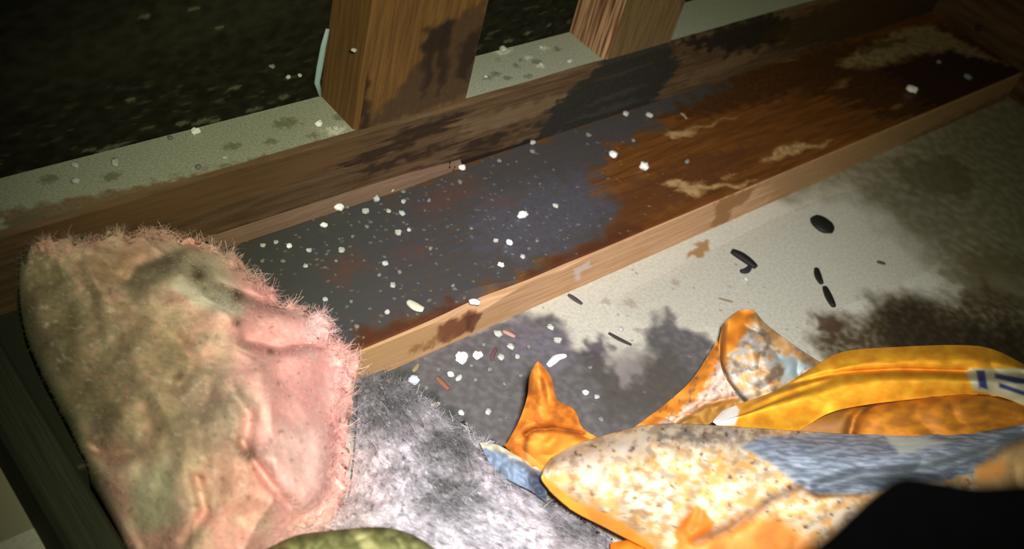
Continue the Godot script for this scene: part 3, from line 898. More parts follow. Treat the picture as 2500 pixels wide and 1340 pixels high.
func insulation() -> void:
	# ---- pink batt
	var rails := [
		[[70, 600, 0.098], [180, 583, 0.092], [290, 570, 0.085], [390, 568, 0.075]],
		[[50, 640, 0.09], [200, 610, 0.092], [360, 590, 0.088], [530, 606, 0.06]],
		[[46, 700, 0.076], [230, 680, 0.096], [440, 665, 0.1], [645, 686, 0.06]],
		[[52, 765, 0.064], [270, 740, 0.095], [500, 725, 0.108], [700, 742, 0.062]],
		[[70, 830, 0.056], [300, 800, 0.098], [560, 775, 0.112], [815, 782, 0.064]],
		[[98, 895, 0.054], [320, 860, 0.1], [570, 835, 0.116], [778, 826, 0.066]],
		[[130, 960, 0.052], [360, 920, 0.102], [620, 885, 0.118], [866, 852, 0.05]],
		[[160, 1020, 0.05], [390, 980, 0.104], [640, 945, 0.12], [862, 905, 0.04]],
		[[195, 1090, 0.048], [420, 1060, 0.106], [660, 1030, 0.122], [852, 1010, 0.036]],
		[[232, 1160, 0.048], [450, 1140, 0.106], [670, 1120, 0.12], [842, 1120, 0.036]],
		[[272, 1230, 0.046], [470, 1220, 0.104], [670, 1210, 0.115], [826, 1225, 0.04]],
		[[310, 1300, 0.046], [470, 1300, 0.1], [620, 1290, 0.1], [735, 1295, 0.05]],
		[[350, 1370, 0.046], [470, 1380, 0.09], [580, 1380, 0.09], [660, 1350, 0.05]]]
	var creases := [
		[points([590, 1080, 640, 1150, 690, 1220, 740, 1260]), 14.0, 0.010],
		[points([830, 1080, 815, 1180, 770, 1250, 720, 1270]), 16.0, 0.010],
		[points([310, 680, 330, 650, 400, 625, 470, 590]), 16.0, 0.007],
		[points([430, 820, 470, 880, 440, 940]), 20.0, 0.006],
		[points([570, 960, 610, 1010, 600, 1090]), 20.0, 0.007],
		[points([510, 960, 480, 1040, 500, 1120]), 22.0, 0.005],
		[points([530, 690, 600, 720, 700, 750]), 14.0, 0.006],
		[points([600, 830, 680, 850, 770, 832]), 14.0, 0.008],
		[points([180, 650, 220, 720, 230, 800]), 20.0, 0.005],
		[points([210, 1090, 260, 1110, 330, 1100]), 16.0, 0.006],
		[points([480, 1170, 500, 1250, 450, 1320]), 16.0, 0.007]]
	var lift := func(x: float, y: float, u: float, v: float) -> float:
		var d := 0.008 * swell.get_noise_2d(x * 0.55, y * 0.55) + 0.002 * swell.get_noise_2d(x * 1.2 + 300.0, y * 1.2) + 0.0005 * swell.get_noise_2d(x * 4.0, y * 4.0)
		for c in creases:
			d -= c[2] * fold(x, y, c[0], c[1])
		d += 0.016 * region(x, y, points([640, 1120, 690, 1060, 780, 1040, 812, 1100, 800, 1200, 740, 1240]), 40.0)
		return d * smoothstep(0.0, 0.08, minf(u, 1.0 - u) + 0.01)
	var left_dirt := points([0, 560, 330, 640, 310, 700, 420, 760, 560, 900, 600, 1100, 480, 1160, 340, 1110, 200, 1100, 0, 900])
	var cream1 := points([410, 600, 520, 610, 560, 680, 600, 750, 580, 770, 500, 740, 410, 690])
	var cream2 := points([330, 1150, 420, 1110, 440, 1200, 420, 1300, 330, 1290, 310, 1200])
	var pink1 := points([540, 680, 680, 700, 810, 790, 860, 860, 850, 1000, 840, 1180, 760, 1250, 650, 1200, 590, 1050, 640, 960, 560, 860, 580, 760])
	var lobe := points([640, 1100, 690, 1040, 790, 1040, 800, 1190, 740, 1230])
	var grey_fold := points([300, 700, 330, 650, 400, 620, 450, 610, 420, 680, 340, 720])
	var paint := func(x: float, y: float, _u: float, _v: float) -> Color:
		var a := soft.get_noise_2d(x * 1.1 + 70.0, y * 1.1)
		var b := soft.get_noise_2d(x * 3.1 + 170.0, y * 3.1)
		var c := c8(236, 200, 180).lerp(c8(240, 182, 172), clampf(0.5 + 1.4 * a, 0.0, 1.0))
		c = c.lerp(c8(168, 148, 120), region(x + 60.0 * a, y + 60.0 * b, left_dirt, 90.0) * clampf(0.75 + 0.6 * b, 0.3, 1.0))
		c = c.lerp(c8(244, 176, 172), region(x + 40.0 * b, y + 40.0 * a, pink1, 50.0) * 0.8)
		c = c.lerp(c8(236, 222, 198), region(x + 30.0 * b, y, cream1, 26.0) * 0.8)
		c = c.lerp(c8(214, 204, 176), region(x + 30.0 * b, y + 20.0 * a, cream2, 30.0) * 0.9)
		c = c.lerp(c8(250, 208, 200), region(x, y, lobe, 40.0) * 0.8)
		c = c.lerp(c8(150, 130, 118), region(x + 40.0 * a, y + 40.0 * b, points([400, 930, 560, 900, 620, 1020, 560, 1090, 440, 1070]), 50.0) * 0.5)
		c = c.lerp(c8(206, 150, 132), region(x + 30.0 * a, y + 30.0 * b, points([520, 1120, 620, 1120, 680, 1230, 600, 1290, 520, 1230]), 40.0) * 0.7)
		c = c.lerp(c8(244, 232, 216), region(x + 24.0 * b, y + 24.0 * a, points([412, 690, 470, 685, 590, 745, 580, 765, 500, 755, 420, 715]), 14.0) * 0.85)
		c = c.lerp(c8(240, 206, 206), region(x + 24.0 * b, y + 24.0 * a, points([735, 775, 812, 770, 800, 820, 750, 835]), 18.0) * 0.7)
		c = c.lerp(c8(208, 160, 128), region(x + 20.0 * b, y + 20.0 * a, points([200, 640, 260, 610, 370, 600, 320, 660, 280, 700]), 24.0) * 0.6)
		c = c.lerp(c8(104, 98, 74), region(x + 50.0 * a, y + 60.0 * b, points([0, 640, 110, 620, 190, 720, 230, 900, 260, 1060, 0, 1100]), 60.0) * 0.6)  # darker tone towards the far left edge
		c = c.lerp(c8(132, 124, 104), region(x, y, grey_fold, 22.0) * 0.7)
		c = c.lerp(c8(240, 214, 208), clampf(1.9 * b - 0.55, 0.0, 0.6))
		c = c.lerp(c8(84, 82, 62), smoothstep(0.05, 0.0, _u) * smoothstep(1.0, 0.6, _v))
		c = c.lerp(c8(116, 84, 72), clampf(-2.6 * soft.get_noise_2d(x * 4.2 + 900.0, y * 4.2) - 1.1, 0.0, 0.5))
		for s in [[485, 672, 17], [580, 722, 14], [578, 788, 11], [438, 918, 14], [612, 1108, 14], [660, 858, 6]]:
			c = c.lerp(c8(96, 74, 60), 0.75 * exp(-(pow(x - s[0], 2.0) + pow(y - s[1], 2.0)) / (s[2] * s[2])))
		return c
	var wool := tinted(1.0, 0.1)
	var batt := thing("insulation_batt", "torn pink fibreglass insulation batt with grey dirt on its left, darker at the far left", "insulation", Vector3(-0.32, 0, 0.0))
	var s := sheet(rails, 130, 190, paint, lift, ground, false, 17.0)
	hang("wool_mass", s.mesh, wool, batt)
	fibres(s, 24000, batt, wool, Vector2(0.005, 0.014), 0.0008, func(_u: float, _v: float) -> bool: return true, 0.12)

	fibres(s, 3200, batt, wool, Vector2(0.008, 0.022), 0.002, func(u: float, _v: float) -> bool: return u > 0.93, 0.3)

	# ---- grey dirty fluff between the batt and the bag
	var rows := [
		[[872, 925, 0.004], [905, 900, 0.004], [960, 925, 0.004], [1000, 960, 0.004]],
		[[874, 985, 0.012], [920, 965, 0.014], [1000, 975, 0.012], [1090, 1020, 0.006]],
		[[870, 1060, 0.018], [940, 1040, 0.024], [1060, 1040, 0.022], [1185, 1085, 0.012]],
		[[864, 1130, 0.022], [960, 1110, 0.034], [1130, 1100, 0.034], [1284, 1165, 0.012]],
		[[850, 1215, 0.024], [980, 1180, 0.04], [1180, 1170, 0.04], [1336, 1226, 0.014]],
		[[800, 1280, 0.024], [980, 1245, 0.042], [1220, 1240, 0.042], [1430, 1272, 0.018]],
		[[880, 1295, 0.022], [1040, 1300, 0.036], [1280, 1310, 0.036], [1500, 1330, 0.016]],
		[[1000, 1360, 0.014], [1120, 1370, 0.026], [1330, 1380, 0.026], [1540, 1400, 0.01]]]
	var dirt := [points([860, 900, 960, 900, 1040, 980, 1000, 1050, 880, 1060]), points([1010, 1050, 1120, 1040, 1180, 1100, 1140, 1160, 1050, 1130]), points([1020, 1180, 1140, 1160, 1200, 1230, 1120, 1280, 1020, 1240]), points([1330, 1230, 1480, 1270, 1500, 1340, 1380, 1340])]
	var fluff_paint := func(x: float, y: float, _u: float, _v: float) -> Color:
		var a := soft.get_noise_2d(x * 1.6, y * 1.6 + 500.0)
		var b := soft.get_noise_2d(x * 5.0, y * 5.0 + 200.0)
		var c := c8(200, 191, 199).lerp(c8(146, 142, 149), clampf(0.4 + 1.2 * a, 0.0, 1.0))
		c = c.lerp(c8(206, 180, 176), smoothstep(1000.0, 860.0, x) * 0.6 * smoothstep(1000.0, 1150.0, y))
		for d in dirt:
			c = c.lerp(c8(72, 71, 72), region(x + 40.0 * b, y + 40.0 * a, d, 34.0) * clampf(0.7 + 1.1 * b, 0.1, 0.98))
		c = c.lerp(c8(64, 62, 62), clampf(-3.0 * b - 0.7, 0.0, 0.75))
		return c.lerp(c8(226, 222, 228), clampf(2.4 * b - 0.75, 0.0, 0.7))
	var fluff_lift := func(x: float, y: float, u: float, v: float) -> float:
		return (0.006 * swell.get_noise_2d(x * 1.3 + 40.0, y * 1.3) + 0.002 * swell.get_noise_2d(x * 4.0, y * 4.0)) * smoothstep(0.0, 0.12, minf(v, minf(u, 1.0 - u)) + 0.01)
	var fluff := thing("insulation_fluff", "thin grey-white tuft of dirty insulation fluff between pink batt and orange bag", "insulation", Vector3(-0.2, 0, 0.14))
	var f := sheet(rows, 130, 110, fluff_paint, fluff_lift, ground, true, 26.0)
	hang("wool_mass", f.mesh, wool, fluff)
	fibres(f, 11000, fluff, wool, Vector2(0.006, 0.02), 0.002, func(_u: float, _v: float) -> bool: return true, 0.12)

# a mesh built in world metres, hung under a thing that stands elsewhere
func hang(called: String, mesh: Mesh, m: Material, parent: Node3D, label := "") -> MeshInstance3D:
	var o := obj(called, mesh, m, parent)
	o.position = -parent.position
	if label:
		o.set_meta("label", label)
	return o

func crumple(x: float, y: float, amp: float, scale: float, off: float) -> float:
	return amp * (sqrt(pow(swell.get_noise_2d(x * scale * 0.6 + off, y * scale * 0.6), 2.0) + 0.004) * 2.0 - 0.5)

func bags() -> void:
	var film := tinted(0.62, 0.35)
	var speck := func(x: float, y: float) -> float: return soft.get_noise_2d(x * 2.8 + 33.0, y * 3.4) + 0.3 * fine.get_noise_2d(x * 2.0, y * 2.0)
	# ---------- rear bag
	var rear := thing("plastic_bag", "crumpled orange plastic wrapper with faded white and blue-grey panels and a pointed peak", "bag", Vector3(0.12, 0, 0.12))
	# crumpled corner
	var corner := sheet([
		[[1764, 792, 0.045], [1800, 760, 0.05], [1838, 757, 0.05], [1872, 792, 0.045], [1950, 850, 0.035], [2005, 885, 0.028]],
		[[1754, 850, 0.05], [1800, 830, 0.056], [1850, 830, 0.06], [1890, 850, 0.05], [1950, 880, 0.04], [1996, 905, 0.03]],
		[[1762, 910, 0.048], [1800, 900, 0.056], [1850, 895, 0.06], [1890, 905, 0.052], [1930, 920, 0.04], [1975, 925, 0.03]],
		[[1815, 985, 0.035], [1840, 975, 0.04], [1870, 970, 0.04], [1900, 965, 0.036], [1930, 955, 0.03], [1960, 945, 0.024]]], 110, 90,
		func(x: float, y: float, _u: float, _v: float) -> Color:
			var n: float = speck.call(x, y)
			var c := c8(206, 160, 108).lerp(c8(196, 190, 186), clampf(0.5 + 1.6 * n, 0.0, 1.0))
			c = c.lerp(c8(104, 96, 90), clampf(1.5 * soft.get_noise_2d(x * 2.2, y * 2.2 + 60.0) + 0.1, 0.0, 0.75))
			c = c.lerp(c8(206, 124, 40), region(x + 12 * n, y, points([1750, 800, 1800, 755, 1842, 755, 1830, 800, 1790, 850, 1770, 900, 1755, 880]), 12.0))
			c = c.lerp(c8(214, 150, 80), region(x + 15 * n, y, points([1835, 760, 1990, 880, 1940, 880, 1880, 830]), 16.0) * 0.6)
			return c.lerp(c8(172, 190, 196), region(x + 14 * n, y + 8 * n, points([1885, 862, 1930, 868, 1975, 890, 1950, 915, 1910, 930, 1915, 900]), 9.0) * 0.9),
		func(x: float, y: float, _u: float, _v: float) -> float: return crumple(x, y, 0.006, 1.6, 10.0) - 0.012 * fold(x, y, points([1762, 795, 1754, 880, 1775, 930, 1815, 980]), 9.0), below(0.0012))
	hang("crumpled_corner", corner.mesh, film, rear, "speckled orange, grey and pale blue corner")
	# strip running down to the left
	var strip := sheet([
		[[1752, 830, 0.04], [1690, 925, 0.03], [1625, 985, 0.024], [1550, 1042, 0.02]],
		[[1757, 870, 0.044], [1715, 945, 0.036], [1655, 1000, 0.03], [1590, 1050, 0.024]],
		[[1768, 915, 0.046], [1745, 965, 0.038], [1700, 1010, 0.034], [1640, 1055, 0.028]],
		[[1815, 985, 0.034], [1780, 1005, 0.03], [1740, 1030, 0.028], [1690, 1060, 0.026]]], 90, 60,
		func(x: float, y: float, _u: float, v: float) -> Color:
			var n: float = speck.call(x, y)
			var c := c8(206, 124, 44).lerp(c8(212, 178, 164), smoothstep(0.28, 0.5, v + 0.2 * n))
			c = c.lerp(c8(98, 84, 76), clampf(1.8 * soft.get_noise_2d(x * 4.0, y * 4.0 + 60.0) - 0.4, 0.0, 0.6))
			return c.lerp(c8(158, 112, 52), region(x, y, points([1640, 1040, 1720, 985, 1790, 968, 1820, 985, 1740, 1040]), 10.0)),
		func(x: float, y: float, _u: float, _v: float) -> float: return crumple(x, y, 0.004, 2.2, 90.0) - 0.006 * fold(x, y, points([1650, 1030, 1720, 985, 1800, 968]), 8.0), below(0.0012))
	hang("side_strip", strip.mesh, film, rear, "orange rimmed strip with a whitish inside")
	# upper flap of the long roll
	var ink := [points([2384, 905, 2404, 905, 2412, 950, 2392, 945]), points([2430, 912, 2500, 925, 2520, 930, 2520, 938, 2480, 935, 2430, 922]), points([2440, 935, 2520, 962, 2520, 972, 2440, 945])]
	var band := points([2358, 900, 2530, 898, 2530, 1000, 2440, 966, 2380, 950, 2364, 925])
	var roll_paint := func(x: float, y: float, _u: float, v: float) -> Color:
		var n := soft.get_noise_2d(x * 2.0, y * 3.0)
		var c := c8(232, 166, 46).lerp(c8(216, 140, 34), clampf(0.4 + 1.2 * n, 0.0, 1.0))
		c = c.lerp(c8(196, 190, 160), region(x, y, band, 5.0))
		for k in ink:
			c = c.lerp(c8(54, 64, 110), region(x, y, k, 4.0))
		return c.lerp(c8(250, 246, 240), region(x, y, points([1720, 1030, 1740, 1012, 1795, 986, 1806, 1000, 1796, 1035, 1750, 1040]), 4.0))
	var roll := sheet([
		[[1764, 1002, 0.036], [1800, 988, 0.042], [1900, 950, 0.05], [1980, 900, 0.056], [2060, 858, 0.058], [2200, 846, 0.058], [2350, 842, 0.056], [2430, 854, 0.05], [2520, 900, 0.04]],
		[[1742, 1026, 0.04], [1810, 1000, 0.048], [1900, 960, 0.06], [2000, 922, 0.068], [2080, 890, 0.07], [2200, 878, 0.07], [2350, 876, 0.066], [2430, 884, 0.06], [2520, 905, 0.05]],
		[[1746, 1031, 0.042], [1815, 1010, 0.052], [1900, 975, 0.062], [2000, 940, 0.068], [2080, 912, 0.068], [2200, 903, 0.066], [2350, 905, 0.062], [2430, 908, 0.058], [2520, 915, 0.05]],
		[[1748, 1034, 0.042], [1820, 1018, 0.056], [1900, 995, 0.07], [2000, 965, 0.078], [2090, 940, 0.08], [2200, 930, 0.08], [2350, 930, 0.074], [2440, 935, 0.068], [2530, 940, 0.06]],
		[[1768, 1056, 0.034], [1830, 1062, 0.036], [1930, 1060, 0.04], [2020, 1010, 0.066], [2100, 990, 0.066], [2220, 975, 0.064], [2360, 962, 0.06], [2450, 970, 0.056], [2540, 1010, 0.05]]], 200, 80,
		roll_paint, func(x: float, y: float, _u: float, _v: float) -> float: return crumple(x, y, 0.003, 1.2, 200.0) - 0.006 * fold(x, y, points([1900, 948, 1980, 925, 2060, 908, 2200, 901, 2360, 906]), 7.0), below(0.0012))
	hang("folded_roll", roll.mesh, film, rear, "bright yellow-orange roll with white lettered band and white tip")
	# darker fold under it
	var lower := sheet([
		[[1900, 1024, 0.05], [2000, 1008, 0.054], [2100, 985, 0.056], [2220, 968, 0.058], [2360, 954, 0.056], [2450, 966, 0.05], [2540, 1005, 0.046]],
		[[1900, 1040, 0.046], [2000, 1030, 0.054], [2100, 1010, 0.066], [2220, 1000, 0.07], [2360, 990, 0.068], [2450, 1000, 0.06], [2540, 1025, 0.052]],
		[[1900, 1062, 0.04], [2000, 1068, 0.05], [2100, 1070, 0.06], [2220, 1068, 0.064], [2360, 1062, 0.062], [2450, 1055, 0.056], [2540, 1045, 0.05]]], 140, 60,
		func(x: float, y: float, _u: float, _v: float) -> Color:
			var n := soft.get_noise_2d(x * 1.6 + 90.0, y * 3.0)
			var c := c8(196, 124, 36).lerp(c8(158, 98, 36), clampf(0.5 + 1.3 * n, 0.0, 1.0))
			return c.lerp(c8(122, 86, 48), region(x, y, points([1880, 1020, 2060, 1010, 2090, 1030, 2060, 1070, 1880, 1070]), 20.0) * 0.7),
		func(x: float, y: float, _u: float, _v: float) -> float: return crumple(x, y, 0.004, 0.9, 330.0) - 0.01 * fold(x, y, points([2120, 985, 2085, 1020, 2075, 1060]), 12.0), below(0.0012))
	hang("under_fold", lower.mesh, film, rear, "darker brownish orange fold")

	# ---------- its nearer half
	var front := rear
	var peak := sheet([
		[[1306, 892, 0.088], [1314, 882, 0.09], [1322, 890, 0.088]],
		[[1294, 915, 0.08], [1318, 915, 0.086], [1346, 922, 0.078]],
		[[1288, 965, 0.066], [1322, 965, 0.076], [1360, 975, 0.064]],
		[[1268, 1025, 0.05], [1330, 1015, 0.064], [1402, 1000, 0.05]],
		[[1240, 1078, 0.034], [1325, 1055, 0.052], [1424, 1046, 0.04]],
		[[1238, 1092, 0.03], [1340, 1085, 0.05], [1470, 1078, 0.034]],
		[[1330, 1165, 0.028], [1380, 1150, 0.032], [1470, 1130, 0.028]]], 80, 110,
		func(x: float, y: float, _u: float, _v: float) -> Color:
			var n := soft.get_noise_2d(x * 2.4 + 10.0, y * 2.4)
			var c := c8(212, 126, 44).lerp(c8(176, 98, 36), clampf(0.5 + 1.6 * n, 0.0, 1.0))
			c = c.lerp(c8(140, 84, 32), region(x, y, points([1288, 900, 1302, 900, 1300, 950, 1285, 970]), 6.0) * 0.8)  # shadow down the left edge of the peak, painted into the colour
			c = c.lerp(c8(222, 140, 50), region(x, y, points([1295, 1066, 1330, 1052, 1450, 1066, 1470, 1080, 1380, 1100, 1330, 1150, 1285, 1110]), 10.0) * 0.8)
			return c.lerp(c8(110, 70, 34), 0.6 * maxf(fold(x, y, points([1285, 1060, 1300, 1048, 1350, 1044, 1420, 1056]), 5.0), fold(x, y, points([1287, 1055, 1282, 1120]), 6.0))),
		func(x: float, y: float, _u: float, v: float) -> float: return (crumple(x, y, 0.004, 1.8, 400.0) - 0.008 * fold(x, y, points([1285, 1060, 1300, 1048, 1350, 1044, 1420, 1056]), 8.0)) * smoothstep(0.0, 0.15, v + 0.02), below(0.0012))
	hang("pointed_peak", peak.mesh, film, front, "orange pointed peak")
	# blue corner under the fluff
	var blue := sheet([
		[[1172, 1080, 0.026], [1215, 1086, 0.03], [1262, 1112, 0.03], [1330, 1152, 0.03]],
		[[1190, 1120, 0.03], [1230, 1130, 0.036], [1280, 1150, 0.036], [1335, 1180, 0.034]],
		[[1220, 1160, 0.028], [1260, 1180, 0.03], [1300, 1200, 0.03], [1335, 1225, 0.03]]], 60, 40,
		func(x: float, y: float, _u: float, v: float) -> Color:
			var n: float = speck.call(x, y)
			return c8(206, 204, 178).lerp(c8(120, 134, 156), smoothstep(0.12, 0.3, v + 0.15 * n)).lerp(c8(60, 66, 80), region(x, y, points([1290, 1150, 1330, 1155, 1340, 1230, 1290, 1200]), 14.0)),
		func(x: float, y: float, _u: float, _v: float) -> float: return crumple(x, y, 0.003, 3.0, 700.0), below(0.0012))
	hang("blue_corner", blue.mesh, film, front, "small blue corner with a cream rim")
	# the big faded panel
	var blue_area := points([1808, 1092, 1850, 1068, 2000, 1056, 2300, 1056, 2540, 1030, 2540, 1065, 2440, 1110, 2370, 1160, 2200, 1190, 2100, 1205, 1990, 1208, 1945, 1185, 1920, 1160, 1880, 1128])
	var seam := points([1790, 1075, 1740, 1150, 1700, 1230, 1680, 1290])
	var seam2 := points([1960, 1190, 1890, 1215, 1840, 1250, 1780, 1290, 1700, 1320])
	var seam3 := points([2500, 1060, 2400, 1110, 2280, 1150, 2100, 1160, 2000, 1190])
	var panel := sheet([
		[[1345, 1118, 0.05], [1400, 1088, 0.056], [1470, 1064, 0.06], [1560, 1040, 0.064], [1660, 1034, 0.066], [1800, 1042, 0.066], [1950, 1052, 0.066], [2100, 1060, 0.066], [2300, 1060, 0.064], [2420, 1050, 0.06], [2540, 1028, 0.056]],
		[[1326, 1150, 0.06], [1400, 1120, 0.074], [1480, 1100, 0.08], [1570, 1085, 0.084], [1680, 1082, 0.086], [1800, 1084, 0.084], [1950, 1090, 0.082], [2100, 1094, 0.08], [2300, 1092, 0.078], [2420, 1084, 0.072], [2540, 1066, 0.066]],
		[[1328, 1178, 0.058], [1410, 1160, 0.078], [1500, 1150, 0.088], [1590, 1145, 0.092], [1700, 1140, 0.092], [1810, 1135, 0.09], [1960, 1138, 0.088], [2110, 1140, 0.086], [2300, 1136, 0.082], [2420, 1126, 0.076], [2540, 1110, 0.07]],
		[[1392, 1240, 0.05], [1450, 1215, 0.074], [1540, 1205, 0.086], [1620, 1205, 0.09], [1710, 1200, 0.088], [1820, 1190, 0.088], [1960, 1195, 0.086], [2110, 1200, 0.084], [2300, 1190, 0.08], [2420, 1180, 0.074], [2540, 1170, 0.07]],
		[[1490, 1292, 0.046], [1530, 1270, 0.066], [1590, 1260, 0.08], [1650, 1262, 0.084], [1730, 1262, 0.08], [1840, 1255, 0.08], [1970, 1250, 0.078], [2110, 1256, 0.076], [2300, 1250, 0.074], [2420, 1240, 0.07], [2540, 1235, 0.066]],
		[[1600, 1352, 0.044], [1620, 1340, 0.056], [1660, 1335, 0.066], [1710, 1335, 0.068], [1780, 1335, 0.066], [1880, 1330, 0.064], [2000, 1325, 0.062], [2120, 1325, 0.06], [2300, 1320, 0.058], [2420, 1315, 0.056], [2540, 1310, 0.054]],
		[[1640, 1400, 0.04], [1660, 1400, 0.045], [1700, 1400, 0.05], [1750, 1400, 0.05], [1800, 1400, 0.05], [1900, 1400, 0.05], [2000, 1400, 0.05], [2120, 1400, 0.05], [2300, 1400, 0.05], [2420, 1400, 0.05], [2540, 1400, 0.05]]], 300, 110,
		func(x: float, y: float, _u: float, v: float) -> Color:
			var n: float = speck.call(x, y)
			var big := soft.get_noise_2d(x * 1.2 + 500.0, y * 1.2)
			var c := c8(214, 194, 168).lerp(c8(212, 158, 98), clampf(0.42 + 1.5 * n + big, 0.0, 1.0))
			c = c.lerp(c8(206, 196, 194), region(x + 30 * n, y, points([1350, 1120, 1500, 1060, 1660, 1034, 1860, 1045, 1800, 1080, 1600, 1090, 1480, 1160, 1400, 1150]), 26.0) * clampf(0.4 + 1.3 * n, 0.0, 0.85))
			c = c.lerp(c8(150, 128, 108), clampf(2.2 * soft.get_noise_2d(x * 2.0 + 700.0, y * 2.6) - 0.25, 0.0, 0.55))
			c = c.lerp(c8(124, 112, 104), region(x + 40 * n, y + 20 * big, points([1640, 1040, 1900, 1045, 1860, 1070, 1760, 1080, 1700, 1100, 1600, 1080]), 22.0) * clampf(0.45 + 1.2 * n, 0.0, 0.85))
			c = c.lerp(c8(120, 104, 92), region(x + 40 * n, y + 40 * big, points([1500, 1180, 1600, 1160, 1660, 1220, 1620, 1290, 1520, 1230]), 26.0) * clampf(0.2 + 1.5 * n, 0.0, 0.7))
			c = c.lerp(c8(70, 48, 40), clampf(-2.8 * soft.get_noise_2d(x * 3.4 + 20.0, y * 3.4) - 1.1, 0.0, 0.75))
			c = c.lerp(c8(230, 150, 52), region(x, y, points([1322, 1155, 1345, 1178, 1420, 1225, 1520, 1270, 1600, 1330, 1600, 1420, 1500, 1320, 1380, 1245, 1320, 1190]), 9.0) * 0.95)
			c = c.lerp(c8(204, 106, 34), region(x + 3 * n, y, points([1647, 1297, 1700, 1229, 1746, 1276, 1736, 1300, 1700, 1322, 1658, 1345]), 6.0))
			c = c.lerp(c8(212, 128, 52), region(x + 10 * n, y, points([1700, 1320, 1820, 1270, 1900, 1260, 2000, 1340, 1900, 1420, 1600, 1420, 1640, 1340]), 20.0) * 0.85)
			var inside := region(x + 14 * n, y + 8 * n, blue_area, 8.0)
			var cloth := c8(150, 157, 170).lerp(c8(110, 118, 134), clampf(0.5 + 1.8 * soft.get_noise_2d(x * 1.8 - y * 2.4, y * 9.0), 0.0, 1.0))
			cloth = cloth.lerp(c8(196, 204, 196), region(x + 10 * n, y, points([2160, 1062, 2230, 1062, 2310, 1080, 2200, 1112, 2180, 1090]), 8.0) * 0.8)
			cloth = cloth.lerp(c8(92, 98, 100), region(x, y, points([2540, 1040, 2440, 1070, 2280, 1120, 2000, 1165, 2000, 1185, 2200, 1165, 2420, 1110, 2540, 1060]), 16.0) * 0.75)
			c = c.lerp(cloth, inside)
			c = c.lerp(c8(190, 150, 100), region(x + 20 * n, y, points([2370, 1150, 2450, 1090, 2540, 1050, 2540, 1200, 2380, 1200]), 12.0) * 0.8)
			c = c.lerp(c8(226, 140, 60), region(x + 20 * n, y, points([2380, 1150, 2450, 1120, 2460, 1160, 2400, 1180]), 14.0) * 0.6)
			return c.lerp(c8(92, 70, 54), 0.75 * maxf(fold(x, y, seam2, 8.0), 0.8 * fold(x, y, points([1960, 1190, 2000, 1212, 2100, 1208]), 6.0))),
		func(x: float, y: float, _u: float, v: float) -> float:
			return (crumple(x, y, 0.004, 0.9, 600.0) - 0.005 * fold(x, y, seam, 16.0) - 0.007 * fold(x, y, seam2, 15.0) - 0.01 * fold(x, y, seam3, 18.0)) * smoothstep(0.0, 0.08, v + 0.01), below(0.0012))
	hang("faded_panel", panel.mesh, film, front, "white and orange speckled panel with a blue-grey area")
	# orange fold at the very bottom
	var hem := sheet([
		[[1490, 1325, 0.03], [1560, 1318, 0.034], [1620, 1345, 0.036]],
		[[1490, 1350, 0.034], [1560, 1345, 0.04], [1620, 1365, 0.04]],
		[[1480, 1390, 0.03], [1560, 1390, 0.036], [1620, 1400, 0.036]]], 40, 30,
		func(_x: float, _y: float, _u: float, _v: float) -> Color: return c8(220, 122, 36),
		func(x: float, y: float, _u: float, _v: float) -> float: return crumple(x, y, 0.003, 2.0, 800.0), below(0.0012))
	hang("bottom_hem", hem.mesh, film, front, "orange hem at the bottom of the picture")

func foreground() -> void:
	# olive cloth at the bottom edge
	var cloth := thing("olive_cloth", "olive green crumpled cloth at the bottom below the grey fluff", "cloth", Vector3(-0.33, 0, 0.26))
	var s := sheet([
		[[640, 1345, 0.07], [720, 1308, 0.074], [800, 1296, 0.078], [900, 1287, 0.08], [960, 1290, 0.08], [1020, 1312, 0.076], [1075, 1350, 0.07]],
		[[640, 1365, 0.076], [720, 1335, 0.084], [800, 1322, 0.09], [900, 1315, 0.092], [960, 1318, 0.092], [1020, 1340, 0.086], [1085, 1375, 0.076]],
		[[640, 1420, 0.076], [720, 1420, 0.084], [800, 1420, 0.09], [900, 1420, 0.092], [960, 1420, 0.092], [1020, 1420, 0.086], [1085, 1430, 0.076]]], 100, 50,
		func(x: float, y: float, _u: float, v: float) -> Color:
			var n := soft.get_noise_2d(x * 2.5, y * 2.5)
			var c := c8(128, 128, 84).lerp(c8(92, 92, 56), clampf(0.5 + 1.3 * n, 0.0, 1.0))
			c = c.lerp(c8(166, 160, 112), region(x, y, points([850, 1290, 880, 1288, 930, 1345, 890, 1345]), 8.0) * 0.8)
			return c.lerp(c8(64, 58, 34), smoothstep(0.12, 0.0, v) * 0.7),
		func(x: float, y: float, _u: float, _v: float) -> float: return crumple(x, y, 0.003, 2.0, 20.0), below(0.003))
	hang("draped_cloth", s.mesh, tinted(0.95, 0.2), cloth)
	# the black thing close to the lens, lower right
	var edge := [[1935, 1352], [2010, 1300], [2080, 1235], [2140, 1185], [2200, 1152], [2290, 1160], [2380, 1175], [2480, 1172], [2600, 1165]]
	var st := SurfaceTool.new()
	st.begin(Mesh.PRIMITIVE_TRIANGLES)
	var near := thing("black_bundle", "black unlit shape close to the lens in the lower right corner", "bundle", at(2300, 1450, 0.42))
	var rows := []
	for r in [[0, 0.45, 0.0], [1, 0.455, 14.0], [2, 0.459, 50.0], [3, 0.462, 130.0], [4, 0.458, 260.0], [5, 0.45, 400.0]]:
		var row := []
		for e in edge:
			row.append([e[0] + 0.1 * (2300 - e[0]) * r[2] / 200.0, e[1] + r[2], r[1]])
		rows.append(row)
	var b := sheet(rows, 60, 40, func(_x: float, _y: float, _u: float, _v: float) -> Color: return c8(10, 9, 8),
		func(x: float, y: float, _u: float, _v: float) -> float: return 0.004 * soft.get_noise_2d(x * 0.8, y * 0.8), func(p: Vector3) -> float: return 0.43)
	hang("dark_cover", b.mesh, tinted(1.0, 0.05), near)

